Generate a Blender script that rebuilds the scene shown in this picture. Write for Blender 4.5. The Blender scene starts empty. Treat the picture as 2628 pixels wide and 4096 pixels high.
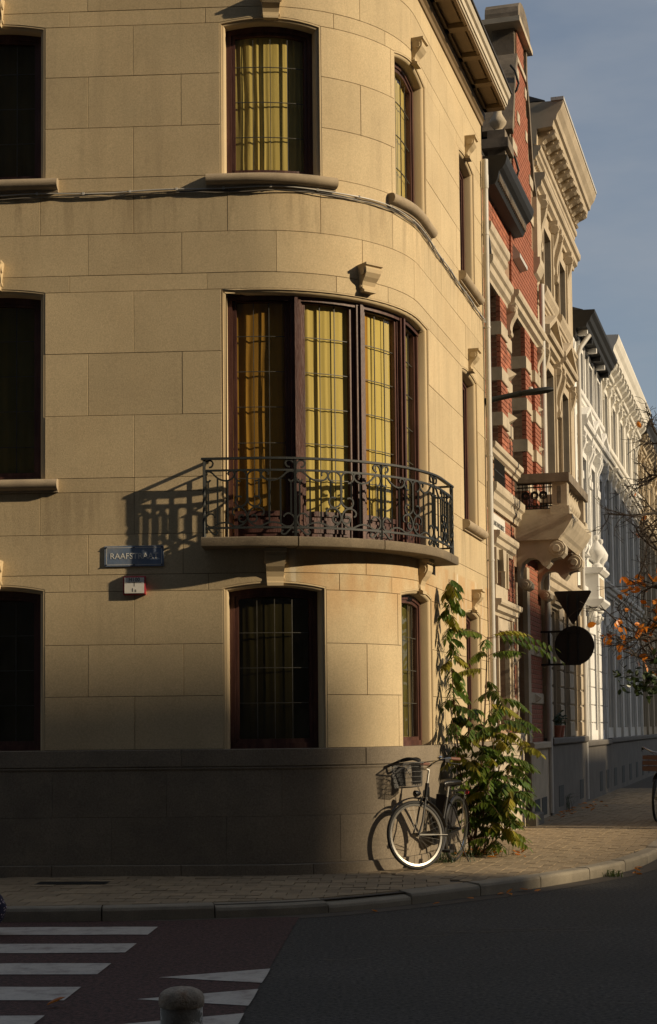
import bpy, math, random
from mathutils import Vector, Matrix, Quaternion
random.seed(7)
SC = bpy.context.scene
COL = SC.collection
ZO = 1.57                      # eye height above the road; all z below are relative to the eye

# ---------------------------------------------------------------- camera
cam = bpy.data.cameras.new('camera')
cam_o = bpy.data.objects.new('camera', cam)
COL.objects.link(cam_o)
cam.sensor_fit = 'VERTICAL'; cam.sensor_height = 36.0; cam.sensor_width = 24.0
cam.lens = 6400 / 4096 * 36.0
cam.shift_y = (2513.86 - 2048) / 4096
cam.clip_start = 0.1; cam.clip_end = 3000
PITCH, ROLL = 0.0621812, 0.0101286
fwd = Vector((0, math.cos(PITCH), math.sin(PITCH)))
up0 = Vector((0, -math.sin(PITCH), math.cos(PITCH)))
rt0 = Vector((1, 0, 0))
upv = up0 * math.cos(ROLL) + rt0 * math.sin(ROLL)
rtv = rt0 * math.cos(ROLL) - up0 * math.sin(ROLL)
cam_o.matrix_world = Matrix(((rtv.x, upv.x, -fwd.x, 0), (rtv.y, upv.y, -fwd.y, 0), (rtv.z, upv.z, -fwd.z, ZO), (0, 0, 0, 1)))
SC.camera = cam_o

# ---------------------------------------------------------------- sky, sun, exposure
SUN_H = Vector((0.949, -0.316, 0)).normalized()
SUN_TAN = 0.406
SUN_EL = math.atan(SUN_TAN)
world = bpy.data.worlds.new('World'); SC.world = world; world.use_nodes = True
wn = world.node_tree; wn.nodes.clear()
w_out = wn.nodes.new('ShaderNodeOutputWorld'); w_bg = wn.nodes.new('ShaderNodeBackground')
w_sky = wn.nodes.new('ShaderNodeTexSky'); w_sky.sky_type = 'NISHITA'; w_sky.sun_disc = False
w_sky.sun_elevation = SUN_EL; w_sky.sun_rotation = math.atan2(SUN_H.x, SUN_H.y)
w_sky.air_density = 1.0; w_sky.dust_density = 1.6; w_sky.ozone_density = 1.0
w_tc = wn.nodes.new('ShaderNodeTexCoord'); w_mp = wn.nodes.new('ShaderNodeMapping')
w_mp.inputs['Scale'].default_value = (1.6, 1.6, 5.5); w_mp.inputs['Rotation'].default_value = (0.25, 0.3, 0.4)
w_no = wn.nodes.new('ShaderNodeTexNoise'); w_no.inputs['Scale'].default_value = 1.7; w_no.inputs['Detail'].default_value = 6; w_no.inputs['Roughness'].default_value = 0.55
w_cr = wn.nodes.new('ShaderNodeMapRange'); w_cr.inputs['From Min'].default_value = 0.40; w_cr.inputs['From Max'].default_value = 0.78
w_cr.inputs['To Min'].default_value = 0.18; w_cr.inputs['To Max'].default_value = 0.85
w_mx = wn.nodes.new('ShaderNodeMix'); w_mx.data_type = 'RGBA'
w_mx.inputs[7].default_value = (3.7, 3.9, 4.2, 1)
wn.links.new(w_tc.outputs['Generated'], w_mp.inputs['Vector']); wn.links.new(w_mp.outputs[0], w_no.inputs['Vector'])
wn.links.new(w_no.outputs['Fac'], w_cr.inputs['Value']); wn.links.new(w_cr.outputs[0], w_mx.inputs[0])
wn.links.new(w_sky.outputs[0], w_mx.inputs[6]); wn.links.new(w_mx.outputs[2], w_bg.inputs['Color'])
w_bg.inputs['Strength'].default_value = 0.096
wn.links.new(w_bg.outputs[0], w_out.inputs[0])

sun = bpy.data.lights.new('sun', 'SUN'); sun.energy = 4.9; sun.angle = math.radians(0.65); sun.color = (1.0, 0.81, 0.55)
sun_o = bpy.data.objects.new('sun', sun); COL.objects.link(sun_o)
sdir = Vector((SUN_H.x * math.cos(SUN_EL), SUN_H.y * math.cos(SUN_EL), math.sin(SUN_EL)))
sun_o.rotation_euler = sdir.to_track_quat('Z', 'Y').to_euler(); sun_o.location = sdir * 60
SC.view_settings.view_transform = 'Standard'; SC.view_settings.look = 'None'
SC.view_settings.exposure = 0.0; SC.view_settings.gamma = 1.0; SC.view_settings.use_curve_mapping = False

# ---------------------------------------------------------------- facade line: straight, round corner, straight
FA, FB, FR, FX, FD = 0.0517760, 0.2739350, 1.792303, -0.7829195, 16.0
TURN = math.pi / 2 - FB + FA
T2 = FR * TURN
def fplan(t):
    if t < 0: return FX + t * math.cos(FA), FD - t * math.sin(FA), -FA
    if t < T2:
        th = -FA + t / FR
        return FX + FR * (math.sin(th) + math.sin(FA)), FD - FR * (math.cos(th) - math.cos(FA)), th
    th = math.pi / 2 - FB; u = t - T2
    x = FX + FR * (math.sin(th) + math.sin(FA)); y = FD - FR * (math.cos(th) - math.cos(FA))
    return x + u * math.cos(th), y + u * math.sin(th), th
def F(t, z, o=0.0):
    x, y, th = fplan(t)
    return Vector((x + o * math.sin(th), y - o * math.cos(th), z + ZO))
def W3(x, y, z): return Vector((x, y, z + ZO))
def tsub(t0, t1, step=0.14):
    """t samples, finer on the round corner"""
    a = [t0]
    lo, hi = max(t0, 0.0), min(t1, T2)
    if hi > lo + 1e-6:
        n = max(1, int(math.ceil((hi - lo) / step)))
        for i in range(n + 1):
            t = lo + (hi - lo) * i / n
            if t > a[-1] + 1e-5: a.append(t)
    if t1 > a[-1] + 1e-5: a.append(t1)
    return a

# ---------------------------------------------------------------- mesh builder
class MB:
    def __init__(s): s.v = []; s.f = []; s.m = []; s.cm = 0
    def add(s, vs, fs):
        b = len(s.v); s.v += [Vector(p) for p in vs]
        for f in fs: s.f.append([b + i for i in f]); s.m.append(s.cm)
    def quad(s, a, b, c, d): s.add([a, b, c, d], [(0, 1, 2, 3)])
    def loft(s, rings, closed_ring=True, caps=True, closed_path=False):
        n = len(rings[0]); vs = [p for r in rings for p in r]; fs = []
        m = len(rings)
        for i in range(m if closed_path else m - 1):
            j2 = (i + 1) % m
            for j in range(n if closed_ring else n - 1):
                k = (j + 1) % n
                fs.append((i * n + j, i * n + k, j2 * n + k, j2 * n + j))
        if caps and closed_ring and not closed_path:
            fs.append(tuple(range(n - 1, -1, -1))); fs.append(tuple((m - 1) * n + j for j in range(n)))
        s.add(vs, fs)
    def prof(s, t0, t1, pts, step=0.14):
        """profile [(o,z)..] swept along the facade"""
        s.loft([[F(t, z, o) for o, z in pts] for t in tsub(t0, t1, step)])
    def sbox(s, t0, t1, z0, z1, o0, o1, step=0.14):
        s.prof(t0, t1, [(o0, z0), (o1, z0), (o1, z1), (o0, z1)], step)
    def cbox(s, t0, t1, z0, z1, o0, o1, c=0.01, step=0.14):
        """box whose front edges are chamfered"""
        r = []
        for t in tsub(t0, t1, step): r.append([F(t, z0, o0), F(t, z0, o1 - c), F(t, z0 + c, o1), F(t, z1 - c, o1), F(t, z1, o1 - c), F(t, z1, o0)])
        a = [F(t0 - 0, z0, o0)]
        s.loft(r)
    def strip(s, ts, zlo, zhi, ob, of, c=0.006):
        """stone: front sheet between zlo(t) and zhi(t), chamfered edge, sides back to ob"""
        n = len(ts); t0, t1 = ts[0], ts[-1]
        def cl(t): return min(max(t, t0 + c), t1 - c)
        fl = [F(cl(t), a + c, of) for t, a in zip(ts, zlo)]; fh = [F(cl(t), b - c, of) for t, b in zip(ts, zhi)]
        ml = [F(t, a, of - c) for t, a in zip(ts, zlo)]; mh = [F(t, b, of - c) for t, b in zip(ts, zhi)]
        bl = [F(t, a, ob) for t, a in zip(ts, zlo)]; bh = [F(t, b, ob) for t, b in zip(ts, zhi)]
        front = fl + fh[::-1]; mid = ml + mh[::-1]; back = bl + bh[::-1]
        N = 2 * n; vs = front + mid + back; fs = []
        for i in range(n - 1): fs.append((i, i + 1, N - 2 - i, N - 1 - i))
        for i in range(N):
            j = (i + 1) % N
            fs.append((i, N + i, N + j, j)); fs.append((N + i, 2 * N + i, 2 * N + j, N + j))
        s.add(vs, fs)
    def box(s, c, sx, sy, sz, M=None):
        vs = [Vector((x * sx / 2, y * sy / 2, z * sz / 2)) for x in (-1, 1) for y in (-1, 1) for z in (-1, 1)]
        if M is not None: vs = [M @ v for v in vs]
        vs = [v + Vector(c) for v in vs]
        s.add(vs, [(0, 1, 3, 2), (4, 6, 7, 5), (0, 4, 5, 1), (2, 3, 7, 6), (0, 2, 6, 4), (1, 5, 7, 3)])
    def prism(s, poly, d):
        """poly: world points (planar), extruded by vector d"""
        n = len(poly); d = Vector(d); p2 = [Vector(p) + d for p in poly]
        fs = [tuple(range(n - 1, -1, -1)), tuple(n + i for i in range(n))]
        for i in range(n): fs.append((i, (i + 1) % n, n + (i + 1) % n, n + i))
        s.add(list(poly) + p2, fs)
    def fprism(s, t0, t1, pts, step=9):  # (o,z) outline given a t-width
        s.prof(t0, t1, pts, step)
    def tube(s, path, r, n=6, closed=False, caps=True, flat=None):
        path = [Vector(p) for p in path]; m = len(path)
        if not isinstance(r, (list, tuple)): r = [r] * m
        rings = []; prev = None
        for i in range(m):
            a = path[i - 1] if (i > 0 or closed) else path[i]
            b = path[(i + 1) % m] if (i < m - 1 or closed) else path[i]
            d = (b - a)
            if d.length < 1e-9: d = Vector((0, 0, 1))
            d.normalize()
            if prev is None:
                h = Vector((0, 0, 1)) if abs(d.z) < 0.9 else Vector((1, 0, 0))
                u = d.cross(h).normalized()
            else:
                u = prev - d * prev.dot(d)
                u = u.normalized() if u.length > 1e-6 else d.orthogonal().normalized()
            prev = u; w = d.cross(u)
            k = math.pi / n
            ring = []
            for j in range(n):
                an = 2 * math.pi * j / n + k
                cu, cw = math.cos(an) * r[i], math.sin(an) * r[i]
                if flat: cw *= flat
                ring.append(path[i] + u * cu + w * cw)
            rings.append(ring)
        s.loft(rings, True, caps, closed)
    def lathe(s, prof, c, n=16, axis='z', M=None):
        rings = []
        for r, h in prof:
            ring = []
            for j in range(n):
                a = 2 * math.pi * j / n
                p = Vector((r * math.cos(a), r * math.sin(a), h))
                if M is not None: p = M @ p
                ring.append(p + Vector(c))
            rings.append(ring)
        s.loft(rings)
    def ball(s, c, r, n=8, m=6, sc=(1, 1, 1), M=None):
        pr = []
        rings = []
        for i in range(m + 1):
            ph = -math.pi / 2 + math.pi * i / m
            ring = []
            for j in range(n):
                a = 2 * math.pi * j / n
                rr = max(math.cos(ph), 0.02)
                p = Vector((rr * math.cos(a) * r * sc[0], rr * math.sin(a) * r * sc[1], math.sin(ph) * r * sc[2]))
                if M is not None: p = M @ p
                ring.append(p + Vector(c))
            rings.append(ring)
        s.loft(rings)
    def build(s, name, mat, parent=None, smooth=False, loc=None, label=None, kind=None, local=False):
        me = bpy.data.meshes.new(name)
        off = Vector((0, 0, 0))
        if not local:
            q = parent
            while q is not None: off += q.location; q = q.parent
            if loc is not None: off = Vector(loc)
        me.from_pydata([tuple(p - off) for p in s.v], [], s.f)
        mats = mat if isinstance(mat, (list, tuple)) else [mat]
        for m_ in mats: me.materials.append(m_)
        if len(mats) > 1: me.polygons.foreach_set('material_index', s.m)
        if smooth: me.polygons.foreach_set('use_smooth', [True] * len(me.polygons))
        me.update()
        if smooth:
            try: me.set_sharp_from_angle(angle=math.radians(40))
            except Exception: pass
        o = bpy.data.objects.new(name, me); COL.objects.link(o)
        if parent is not None: o.parent = parent
        elif loc is not None: o.location = loc
        if label: o['label'] = label
        if kind: o['kind'] = kind
        return o

def thing(name, label, cat, loc=(0, 0, 0), group=None, rotz=0):
    o = bpy.data.objects.new(name, None); COL.objects.link(o)
    o.location = loc; o.rotation_euler = (0, 0, rotz); o.empty_display_size = 0.2
    o['label'] = label; o['category'] = cat
    if group: o['group'] = group
    return o
def tag(o, label, cat, group=None):
    o['label'] = label; o['category'] = cat
    if group: o['group'] = group
    return o
def put(name, me, parent, loc, rot=None, scale=None):
    """another object sharing a mesh; loc in the parent's space"""
    o = bpy.data.objects.new(name, me); COL.objects.link(o); o.parent = parent; o.location = loc
    if rot is not None:
        o.rotation_mode = 'QUATERNION'; o.rotation_quaternion = rot
    if scale is not None: o.scale = scale
    return o
def smooth_path(pts, k=4):
    """Catmull-Rom through 2D/3D tuples"""
    P = [tuple(p) for p in pts]; P = [P[0]] + P + [P[-1]]; out = []
    for i in range(1, len(P) - 2):
        for j in range(k):
            u = j / k
            out.append(tuple(0.5 * (2 * b + (c - a) * u + (2 * a - 5 * b + 4 * c - d) * u * u + (3 * b - a - 3 * c + d) * u ** 3)
                             for a, b, c, d in zip(P[i - 1], P[i], P[i + 1], P[i + 2])))
    out.append(P[-2]); return out

# ---------------------------------------------------------------- materials
def nd(nt, t, **kw):
    n = nt.nodes.new(t)
    for k, v in kw.items(): n.inputs[k].default_value = v
    return n
def mat(name, col, rough=0.8, var=0.12, scale=6.0, bump=0.15, bscale=60.0, obj_var=0.0, metal=0.0, col2=None, c2scale=1.5, c2amt=0.5, grain=0.0, gscale=220.0, stretch=(1, 1, 1), spec=None):
    m = bpy.data.materials.new(name); m.use_nodes = True; nt = m.node_tree; L = nt.links
    b = nt.nodes['Principled BSDF']; b.inputs['Roughness'].default_value = rough; b.inputs['Metallic'].default_value = metal
    if spec is not None: b.inputs['Specular IOR Level'].default_value = spec
    tc = nd(nt, 'ShaderNodeTexCoord'); mp = nd(nt, 'ShaderNodeMapping'); mp.inputs['Scale'].default_value = stretch
    geo = nd(nt, 'ShaderNodeNewGeometry')
    L.new(geo.outputs['Position'], mp.inputs['Vector']); vec = mp.outputs[0]
    n1 = nd(nt, 'ShaderNodeTexNoise', Scale=scale, Detail=5.0, Roughness=0.6); L.new(vec, n1.inputs['Vector'])
    mr = nd(nt, 'ShaderNodeMapRange'); mr.inputs['From Min'].default_value = 0.25; mr.inputs['From Max'].default_value = 0.75
    mr.inputs['To Min'].default_value = 1 - var; mr.inputs['To Max'].default_value = 1 + var
    L.new(n1.outputs['Fac'], mr.inputs['Value']); fac = mr.outputs[0]
    if obj_var > 0:
        oi = nd(nt, 'ShaderNodeObjectInfo'); m2 = nd(nt, 'ShaderNodeMapRange')
        m2.inputs['To Min'].default_value = 1 - obj_var; m2.inputs['To Max'].default_value = 1 + obj_var
        L.new(oi.outputs['Random'], m2.inputs['Value'])
        mu = nd(nt, 'ShaderNodeMath'); mu.operation = 'MULTIPLY'; L.new(fac, mu.inputs[0]); L.new(m2.outputs[0], mu.inputs[1]); fac = mu.outputs[0]
    if grain > 0:
        ng = nd(nt, 'ShaderNodeTexNoise', Scale=gscale, Detail=2.0, Roughness=0.7); L.new(vec, ng.inputs['Vector'])
        m3 = nd(nt, 'ShaderNodeMapRange'); m3.inputs['From Min'].default_value = 0.3; m3.inputs['From Max'].default_value = 0.7
        m3.inputs['To Min'].default_value = 1 - grain; m3.inputs['To Max'].default_value = 1 + grain; L.new(ng.outputs['Fac'], m3.inputs['Value'])
        mu = nd(nt, 'ShaderNodeMath'); mu.operation = 'MULTIPLY'; L.new(fac, mu.inputs[0]); L.new(m3.outputs[0], mu.inputs[1]); fac = mu.outputs[0]
    base = None
    if col2:
        n2 = nd(nt, 'ShaderNodeTexNoise', Scale=c2scale, Detail=6.0, Roughness=0.65); L.new(vec, n2.inputs['Vector'])
        m4 = nd(nt, 'ShaderNodeMapRange'); m4.inputs['From Min'].default_value = 0.48; m4.inputs['From Max'].default_value = 0.72; m4.inputs['To Max'].default_value = c2amt
        L.new(n2.outputs['Fac'], m4.inputs['Value'])
        mx = nd(nt, 'ShaderNodeMix'); mx.data_type = 'RGBA'; mx.inputs[6].default_value = (*col, 1); mx.inputs[7].default_value = (*col2, 1)
        L.new(m4.outputs[0], mx.inputs[0]); base = mx.outputs[2]
    vm = nd(nt, 'ShaderNodeVectorMath'); vm.operation = 'SCALE'
    if base is not None: L.new(base, vm.inputs[0])
    else: vm.inputs[0].default_value = col
    L.new(fac, vm.inputs['Scale']); L.new(vm.outputs[0], b.inputs['Base Color'])
    if bump > 0:
        nb = nd(nt, 'ShaderNodeTexNoise', Scale=bscale, Detail=4.0, Roughness=0.65); L.new(vec, nb.inputs['Vector'])
        bp = nd(nt, 'ShaderNodeBump', Strength=bump, Distance=0.01); L.new(nb.outputs['Fac'], bp.inputs['Height']); L.new(bp.outputs[0], b.inputs['Normal'])
    m['_vec'] = 1
    return m
def glass(name, tint=(0.75, 0.78, 0.72), refl=1.0, rough=0.03):
    m = bpy.data.materials.new(name); m.use_nodes = True; nt = m.node_tree; nt.nodes.clear(); L = nt.links
    out = nd(nt, 'ShaderNodeOutputMaterial'); tr = nd(nt, 'ShaderNodeBsdfTransparent', Color=(*tint, 1)); gl = nd(nt, 'ShaderNodeBsdfGlossy', Roughness=rough)
    g0 = nd(nt, 'ShaderNodeNewGeometry'); dt = nd(nt, 'ShaderNodeVectorMath'); dt.operation = 'DOT_PRODUCT'   # Schlick reflectance, the same from both sides
    L.new(g0.outputs['Incoming'], dt.inputs[0]); L.new(g0.outputs['Normal'], dt.inputs[1])
    def mth(op, a, b=0.0):
        n = nd(nt, 'ShaderNodeMath'); n.operation = op
        if hasattr(a, 'links'): L.new(a, n.inputs[0])
        else: n.inputs[0].default_value = a
        if hasattr(b, 'links'): L.new(b, n.inputs[1])
        else: n.inputs[1].default_value = b
        return n.outputs[0]
    fac = mth('ADD', mth('MULTIPLY', mth('POWER', mth('SUBTRACT', 1.0, mth('ABSOLUTE', dt.outputs['Value'])), 5.0), 0.9 * refl), 0.05 * refl)
    geo = nd(nt, 'ShaderNodeNewGeometry'); nb = nd(nt, 'ShaderNodeTexNoise', Scale=7.0, Detail=1.0); bp = nd(nt, 'ShaderNodeBump', Strength=0.12, Distance=0.004)
    L.new(geo.outputs['Position'], nb.inputs['Vector']); L.new(nb.outputs['Fac'], bp.inputs['Height']); L.new(bp.outputs[0], gl.inputs['Normal'])
    mx = nd(nt, 'ShaderNodeMixShader'); L.new(fac, mx.inputs[0]); L.new(tr.outputs[0], mx.inputs[1]); L.new(gl.outputs[0], mx.inputs[2])
    L.new(mx.outputs[0], out.inputs[0]); return m
M = {}
M['stone'] = mat('yellow_sandstone', (0.512, 0.406, 0.246), 0.9, 0.10, 1.3, 0.35, 160, obj_var=0.075, grain=0.13, gscale=62, col2=(0.44, 0.30, 0.15), c2scale=0.9, c2amt=0.22)
def stain_stone(m):
    """rain streaks, a rusty damp patch under the balcony and pale lime runs"""
    nt = m.node_tree; L = nt.links; b = nt.nodes['Principled BSDF']; src = b.inputs['Base Color'].links[0].from_socket
    g = nd(nt, 'ShaderNodeNewGeometry'); sx = nd(nt, 'ShaderNodeSeparateXYZ'); L.new(g.outputs['Position'], sx.inputs[0])
    def rng(v, a, b_, lo=0.0, hi=1.0):
        n = nd(nt, 'ShaderNodeMapRange'); n.interpolation_type = 'SMOOTHSTEP'; n.inputs['From Min'].default_value = a; n.inputs['From Max'].default_value = b_; n.inputs['To Min'].default_value = lo; n.inputs['To Max'].default_value = hi; L.new(v, n.inputs['Value']); return n.outputs[0]
    def mul(a, c):
        n = nd(nt, 'ShaderNodeMath'); n.operation = 'MULTIPLY'
        L.new(a, n.inputs[0])
        if hasattr(c, 'links'): L.new(c, n.inputs[1])
        else: n.inputs[1].default_value = c
        return n.outputs[0]
    def noise(sc, st):
        mp = nd(nt, 'ShaderNodeMapping'); mp.inputs['Scale'].default_value = st; L.new(g.outputs['Position'], mp.inputs['Vector'])
        n = nd(nt, 'ShaderNodeTexNoise', Scale=sc, Detail=5.0, Roughness=0.6); L.new(mp.outputs[0], n.inputs['Vector']); return n.outputs['Fac']
    def over(c0, col, fac):
        mx = nd(nt, 'ShaderNodeMix'); mx.data_type = 'RGBA'; L.new(c0, mx.inputs[6]); mx.inputs[7].default_value = (*col, 1); L.new(fac, mx.inputs[0]); return mx.outputs[2]
    Z = sx.outputs['Z']; X = sx.outputs['X']
    c = over(src, (0.20, 0.15, 0.095), mul(rng(noise(5.0, (1, 1, 0.10)), 0.50, 0.74), 0.18))            # long rain streaks
    for zs in (7.03, 3.94):                                                                            # runs below the sills
        c = over(c, (0.16, 0.11, 0.06), mul(mul(rng(Z, zs - 0.75, zs, 0, 1), rng(Z, zs + 0.02, zs + 0.04, 1, 0)), mul(rng(noise(8.0, (1, 1, 0.12)), 0.47, 0.66), 0.30)))
    band = mul(rng(Z, 2.35, 3.15), rng(Z, 3.38, 3.42, 1, 0))
    c = over(c, (0.42, 0.20, 0.055), mul(mul(band, rng(X, -0.7, -0.3)), mul(rng(noise(2.6, (1, 1, 0.5)), 0.36, 0.60), 0.42)))   # rusty damp
    c = over(c, (0.62, 0.56, 0.44), mul(mul(rng(Z, 2.55, 3.0), rng(Z, 3.38, 3.42, 1, 0)), mul(rng(X, -0.6, -0.2), mul(rng(noise(6.5, (1, 1, 0.07)), 0.60, 0.68), 0.8))))   # lime runs
    L.new(c, b.inputs['Base Color'])
stain_stone(M['stone'])
M['mortar'] = mat('dark_joint_mortar', (0.13, 0.10, 0.065), 0.95, 0.2, 8, 0.2, 80)
M['stone_trim'] = mat('weathered_sill_stone', (0.36, 0.285, 0.19), 0.9, 0.18, 5, 0.4, 120, grain=0.12, col2=(0.16, 0.13, 0.10), c2scale=3.0, c2amt=0.5)
M['slab'] = mat('dark_balcony_stone', (0.20, 0.158, 0.105), 0.9, 0.3, 5, 0.5, 90, grain=0.18, gscale=60, col2=(0.09, 0.075, 0.055), c2scale=2.5, c2amt=0.7)  # balcony slab in a darker, mottled brown
M['surround'] = mat('dressed_sandstone', (0.52, 0.41, 0.25), 0.85, 0.10, 4, 0.2, 120, col2=(0.40, 0.27, 0.13), c2scale=2.0, c2amt=0.3)
M['plinth'] = mat('grey_brown_plinth_stone', (0.195, 0.160, 0.115), 0.9, 0.18, 2, 0.4, 150, obj_var=0.06, grain=0.22, gscale=65, col2=(0.12, 0.10, 0.08), c2scale=1.4, c2amt=0.5)
M['wood'] = mat('red_brown_painted_wood', (0.058, 0.019, 0.014), 0.5, 0.3, 14, 0.4, 90, stretch=(1, 1, 0.15), col2=(0.17, 0.08, 0.055), c2scale=9, c2amt=0.6)
def leafmat(name, c1, c2, trans=0.35):
    m = mat(name, c1, 0.4, 0.3, 9, 0.0, obj_var=0.3, col2=c2, c2scale=4, c2amt=0.8); nt = m.node_tree; b = nt.nodes['Principled BSDF']
    out = [n for n in nt.nodes if n.type == 'OUTPUT_MATERIAL'][0]; tl = nd(nt, 'ShaderNodeBsdfTranslucent'); mx = nd(nt, 'ShaderNodeMixShader'); mx.inputs[0].default_value = trans
    src = b.inputs['Base Color'].links[0].from_socket
    nt.links.new(src, tl.inputs['Color']); nt.links.new(b.outputs[0], mx.inputs[1]); nt.links.new(tl.outputs[0], mx.inputs[2]); nt.links.new(mx.outputs[0], out.inputs[0]); return m
M['leaf_dark'] = leafmat('dark_green_leaf', (0.030, 0.055, 0.016), (0.05, 0.075, 0.02))
M['leaf'] = leafmat('ailanthus_leaf', (0.085, 0.145, 0.020), (0.20, 0.22, 0.025), 0.42)
M['leaf_orange'] = leafmat('orange_autumn_leaf', (0.70, 0.24, 0.018), (0.55, 0.12, 0.012))
M['leaf_yellow'] = leafmat('yellowing_leaf', (0.24, 0.23, 0.025), (0.32, 0.22, 0.02), 0.42)
M['stem'] = mat('reddish_stem', (0.14, 0.075, 0.04), 0.7, 0.25, 12, 0.2, 90)
M['bark'] = mat('dark_bark', (0.045, 0.035, 0.027), 0.9, 0.3, 9, 0.6, 40)
M['lead'] = mat('lead_came', (0.06, 0.056, 0.045), 0.55, 0.5, 9, 0.1, 90)
M['glass'] = glass('old_window_glass', (0.90, 0.88, 0.82), 1.1)
M['glass_dark'] = glass('dim_window_glass', (0.55, 0.54, 0.46), 1.3)
M['curtain'] = mat('yellow_curtain_cloth', (0.56, 0.46, 0.15), 0.9, 0.10, 10, 0.1, 200, stretch=(1, 1, 0.1))
M['curtain_amber'] = mat('amber_curtain_cloth', (0.36, 0.20, 0.025), 0.9, 0.2, 9, 0.1, 200, stretch=(1, 1, 0.1))
M['curtain_dull'] = mat('olive_net_curtain', (0.30, 0.26, 0.10), 0.95, 0.15, 8, 0.1, 200, stretch=(1, 1, 0.1))
M['curtain_dark'] = mat('unlit_olive_cloth', (0.060, 0.050, 0.018), 0.95, 0.25, 6, 0.1, 200, stretch=(1, 1, 0.15))  # olive cloth coloured dark to stand for unlit windows
M['dark'] = mat('unlit_room_dark', (0.06, 0.05, 0.04), 0.95, 0.2, 2, 0.0)  # room surfaces coloured dark so the windows read as unlit
M['soffit'] = mat('soffit_painted_wood', (0.20, 0.138, 0.07), 0.7, 0.12, 5, 0.15, 70)
M['fascia'] = mat('cream_painted_fascia', (0.55, 0.48, 0.36), 0.6, 0.12, 5, 0.15, 70)
M['iron'] = mat('green_black_iron_paint', (0.007, 0.0095, 0.0085), 0.6, 0.25, 30, 0.25, 160, metal=0.0)
M['zinc'] = mat('pale_grey_pipe_paint', (0.50, 0.48, 0.44), 0.5, 0.10, 5, 0.1, 90)
M['cable'] = mat('dusty_cable_sheath', (0.22, 0.19, 0.15), 0.6, 0.3, 12, 0.1)
M['cable_black'] = mat('black_cable_sheath', (0.02, 0.02, 0.02), 0.5, 0.3, 12, 0.1)
M['blue'] = mat('blue_enamel', (0.15, 0.20, 0.29), 0.3, 0.25, 7, 0.1, 60, col2=(0.34, 0.35, 0.36), c2scale=4, c2amt=0.8)  # faded blue; lighter tone and grey patches paint in the plate's reflection
M['white_print'] = mat('white_enamel', (0.72, 0.70, 0.64), 0.4, 0.08, 12, 0.0)
M['black_print'] = mat('black_print', (0.015, 0.015, 0.015), 0.5, 0.1, 12, 0.0)
M['red'] = mat('red_plastic', (0.42, 0.035, 0.05), 0.4, 0.15, 9, 0.05)
M['brick'] = mat('red_brick', (0.31, 0.108, 0.060), 0.9, 0.25, 9, 0.4, 90, obj_var=0.32)
M['brick_mass'] = mat('red_brick_mass', (0.30, 0.105, 0.060), 0.9, 0.28, 11, 0.4, 90)
M['brick_mortar'] = mat('pale_mortar', (0.30, 0.20, 0.13), 0.95, 0.2, 20, 0.1)
M['pale'] = mat('pale_limestone', (0.47, 0.40, 0.295), 0.9, 0.15, 3, 0.35, 90, col2=(0.22, 0.18, 0.13), c2scale=2.2, c2amt=0.5)
M['dirty'] = mat('sooty_limestone', (0.19, 0.155, 0.115), 0.95, 0.35, 4, 0.5, 60, col2=(0.045, 0.04, 0.035), c2scale=3, c2amt=0.85)
M['sand2'] = mat('tan_sandstone', (0.45, 0.375, 0.27), 0.9, 0.14, 2.5, 0.35, 90, col2=(0.25, 0.20, 0.14), c2scale=1.6, c2amt=0.45)
M['white'] = mat('white_stucco', (0.70, 0.69, 0.66), 0.8, 0.08, 2.5, 0.2, 60, col2=(0.52, 0.50, 0.46), c2scale=1.6, c2amt=0.4)
M['whiteb'] = mat('cream_white_stucco', (0.68, 0.65, 0.58), 0.8, 0.08, 2.5, 0.2, 60, col2=(0.50, 0.46, 0.40), c2scale=1.3, c2amt=0.4)
M['tan'] = mat('ochre_stone', (0.47, 0.39, 0.27), 0.85, 0.1, 2.5, 0.2, 60)
M['black'] = mat('black_painted_timber', (0.010, 0.010, 0.010), 0.65, 0.3, 8, 0.15, 60)
M['grey_stone'] = mat('grey_plinth_stone', (0.15, 0.135, 0.115), 0.9, 0.2, 3, 0.4, 90)
M['frame_dark'] = mat('dark_window_frame', (0.07, 0.055, 0.045), 0.5, 0.2, 12, 0.1)
M['frame_white'] = mat('white_window_frame', (0.55, 0.54, 0.50), 0.5, 0.1, 12, 0.1)
M['slate'] = mat('dark_roof_slate', (0.045, 0.045, 0.05), 0.8, 0.3, 6, 0.3, 40)
M['kerb'] = mat('kerb_concrete', (0.26, 0.225, 0.165), 0.9, 0.2, 5, 0.5, 120, obj_var=0.1, grain=0.2, gscale=160)
M['paver'] = mat('clay_paver', (0.275, 0.208, 0.125), 0.9, 0.15, 6, 0.4, 140, obj_var=0.16, grain=0.15, gscale=120)
M['paver_mass'] = mat('clay_paver_field', (0.27, 0.204, 0.122), 0.9, 0.22, 7, 0.4, 140, grain=0.15, gscale=120)
M['sandbed'] = mat('paving_sand', (0.075, 0.06, 0.042), 0.95, 0.3, 8, 0.3, 60)
M['asphalt'] = mat('asphalt', (0.043, 0.039, 0.032), 0.9, 0.18, 0.6, 0.9, 150, grain=0.95, gscale=34, col2=(0.060, 0.055, 0.047), c2scale=0.45, c2amt=0.8)
M['redroad'] = mat('red_asphalt', (0.066, 0.030, 0.024), 0.9, 0.12, 0.7, 0.9, 150, grain=0.85, gscale=34)
M['paint'] = mat('white_road_paint', (0.46, 0.43, 0.38), 0.7, 0.10, 4, 0.4, 120, grain=0.12, gscale=90, col2=(0.17, 0.13, 0.12), c2scale=7, c2amt=0.75)
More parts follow.
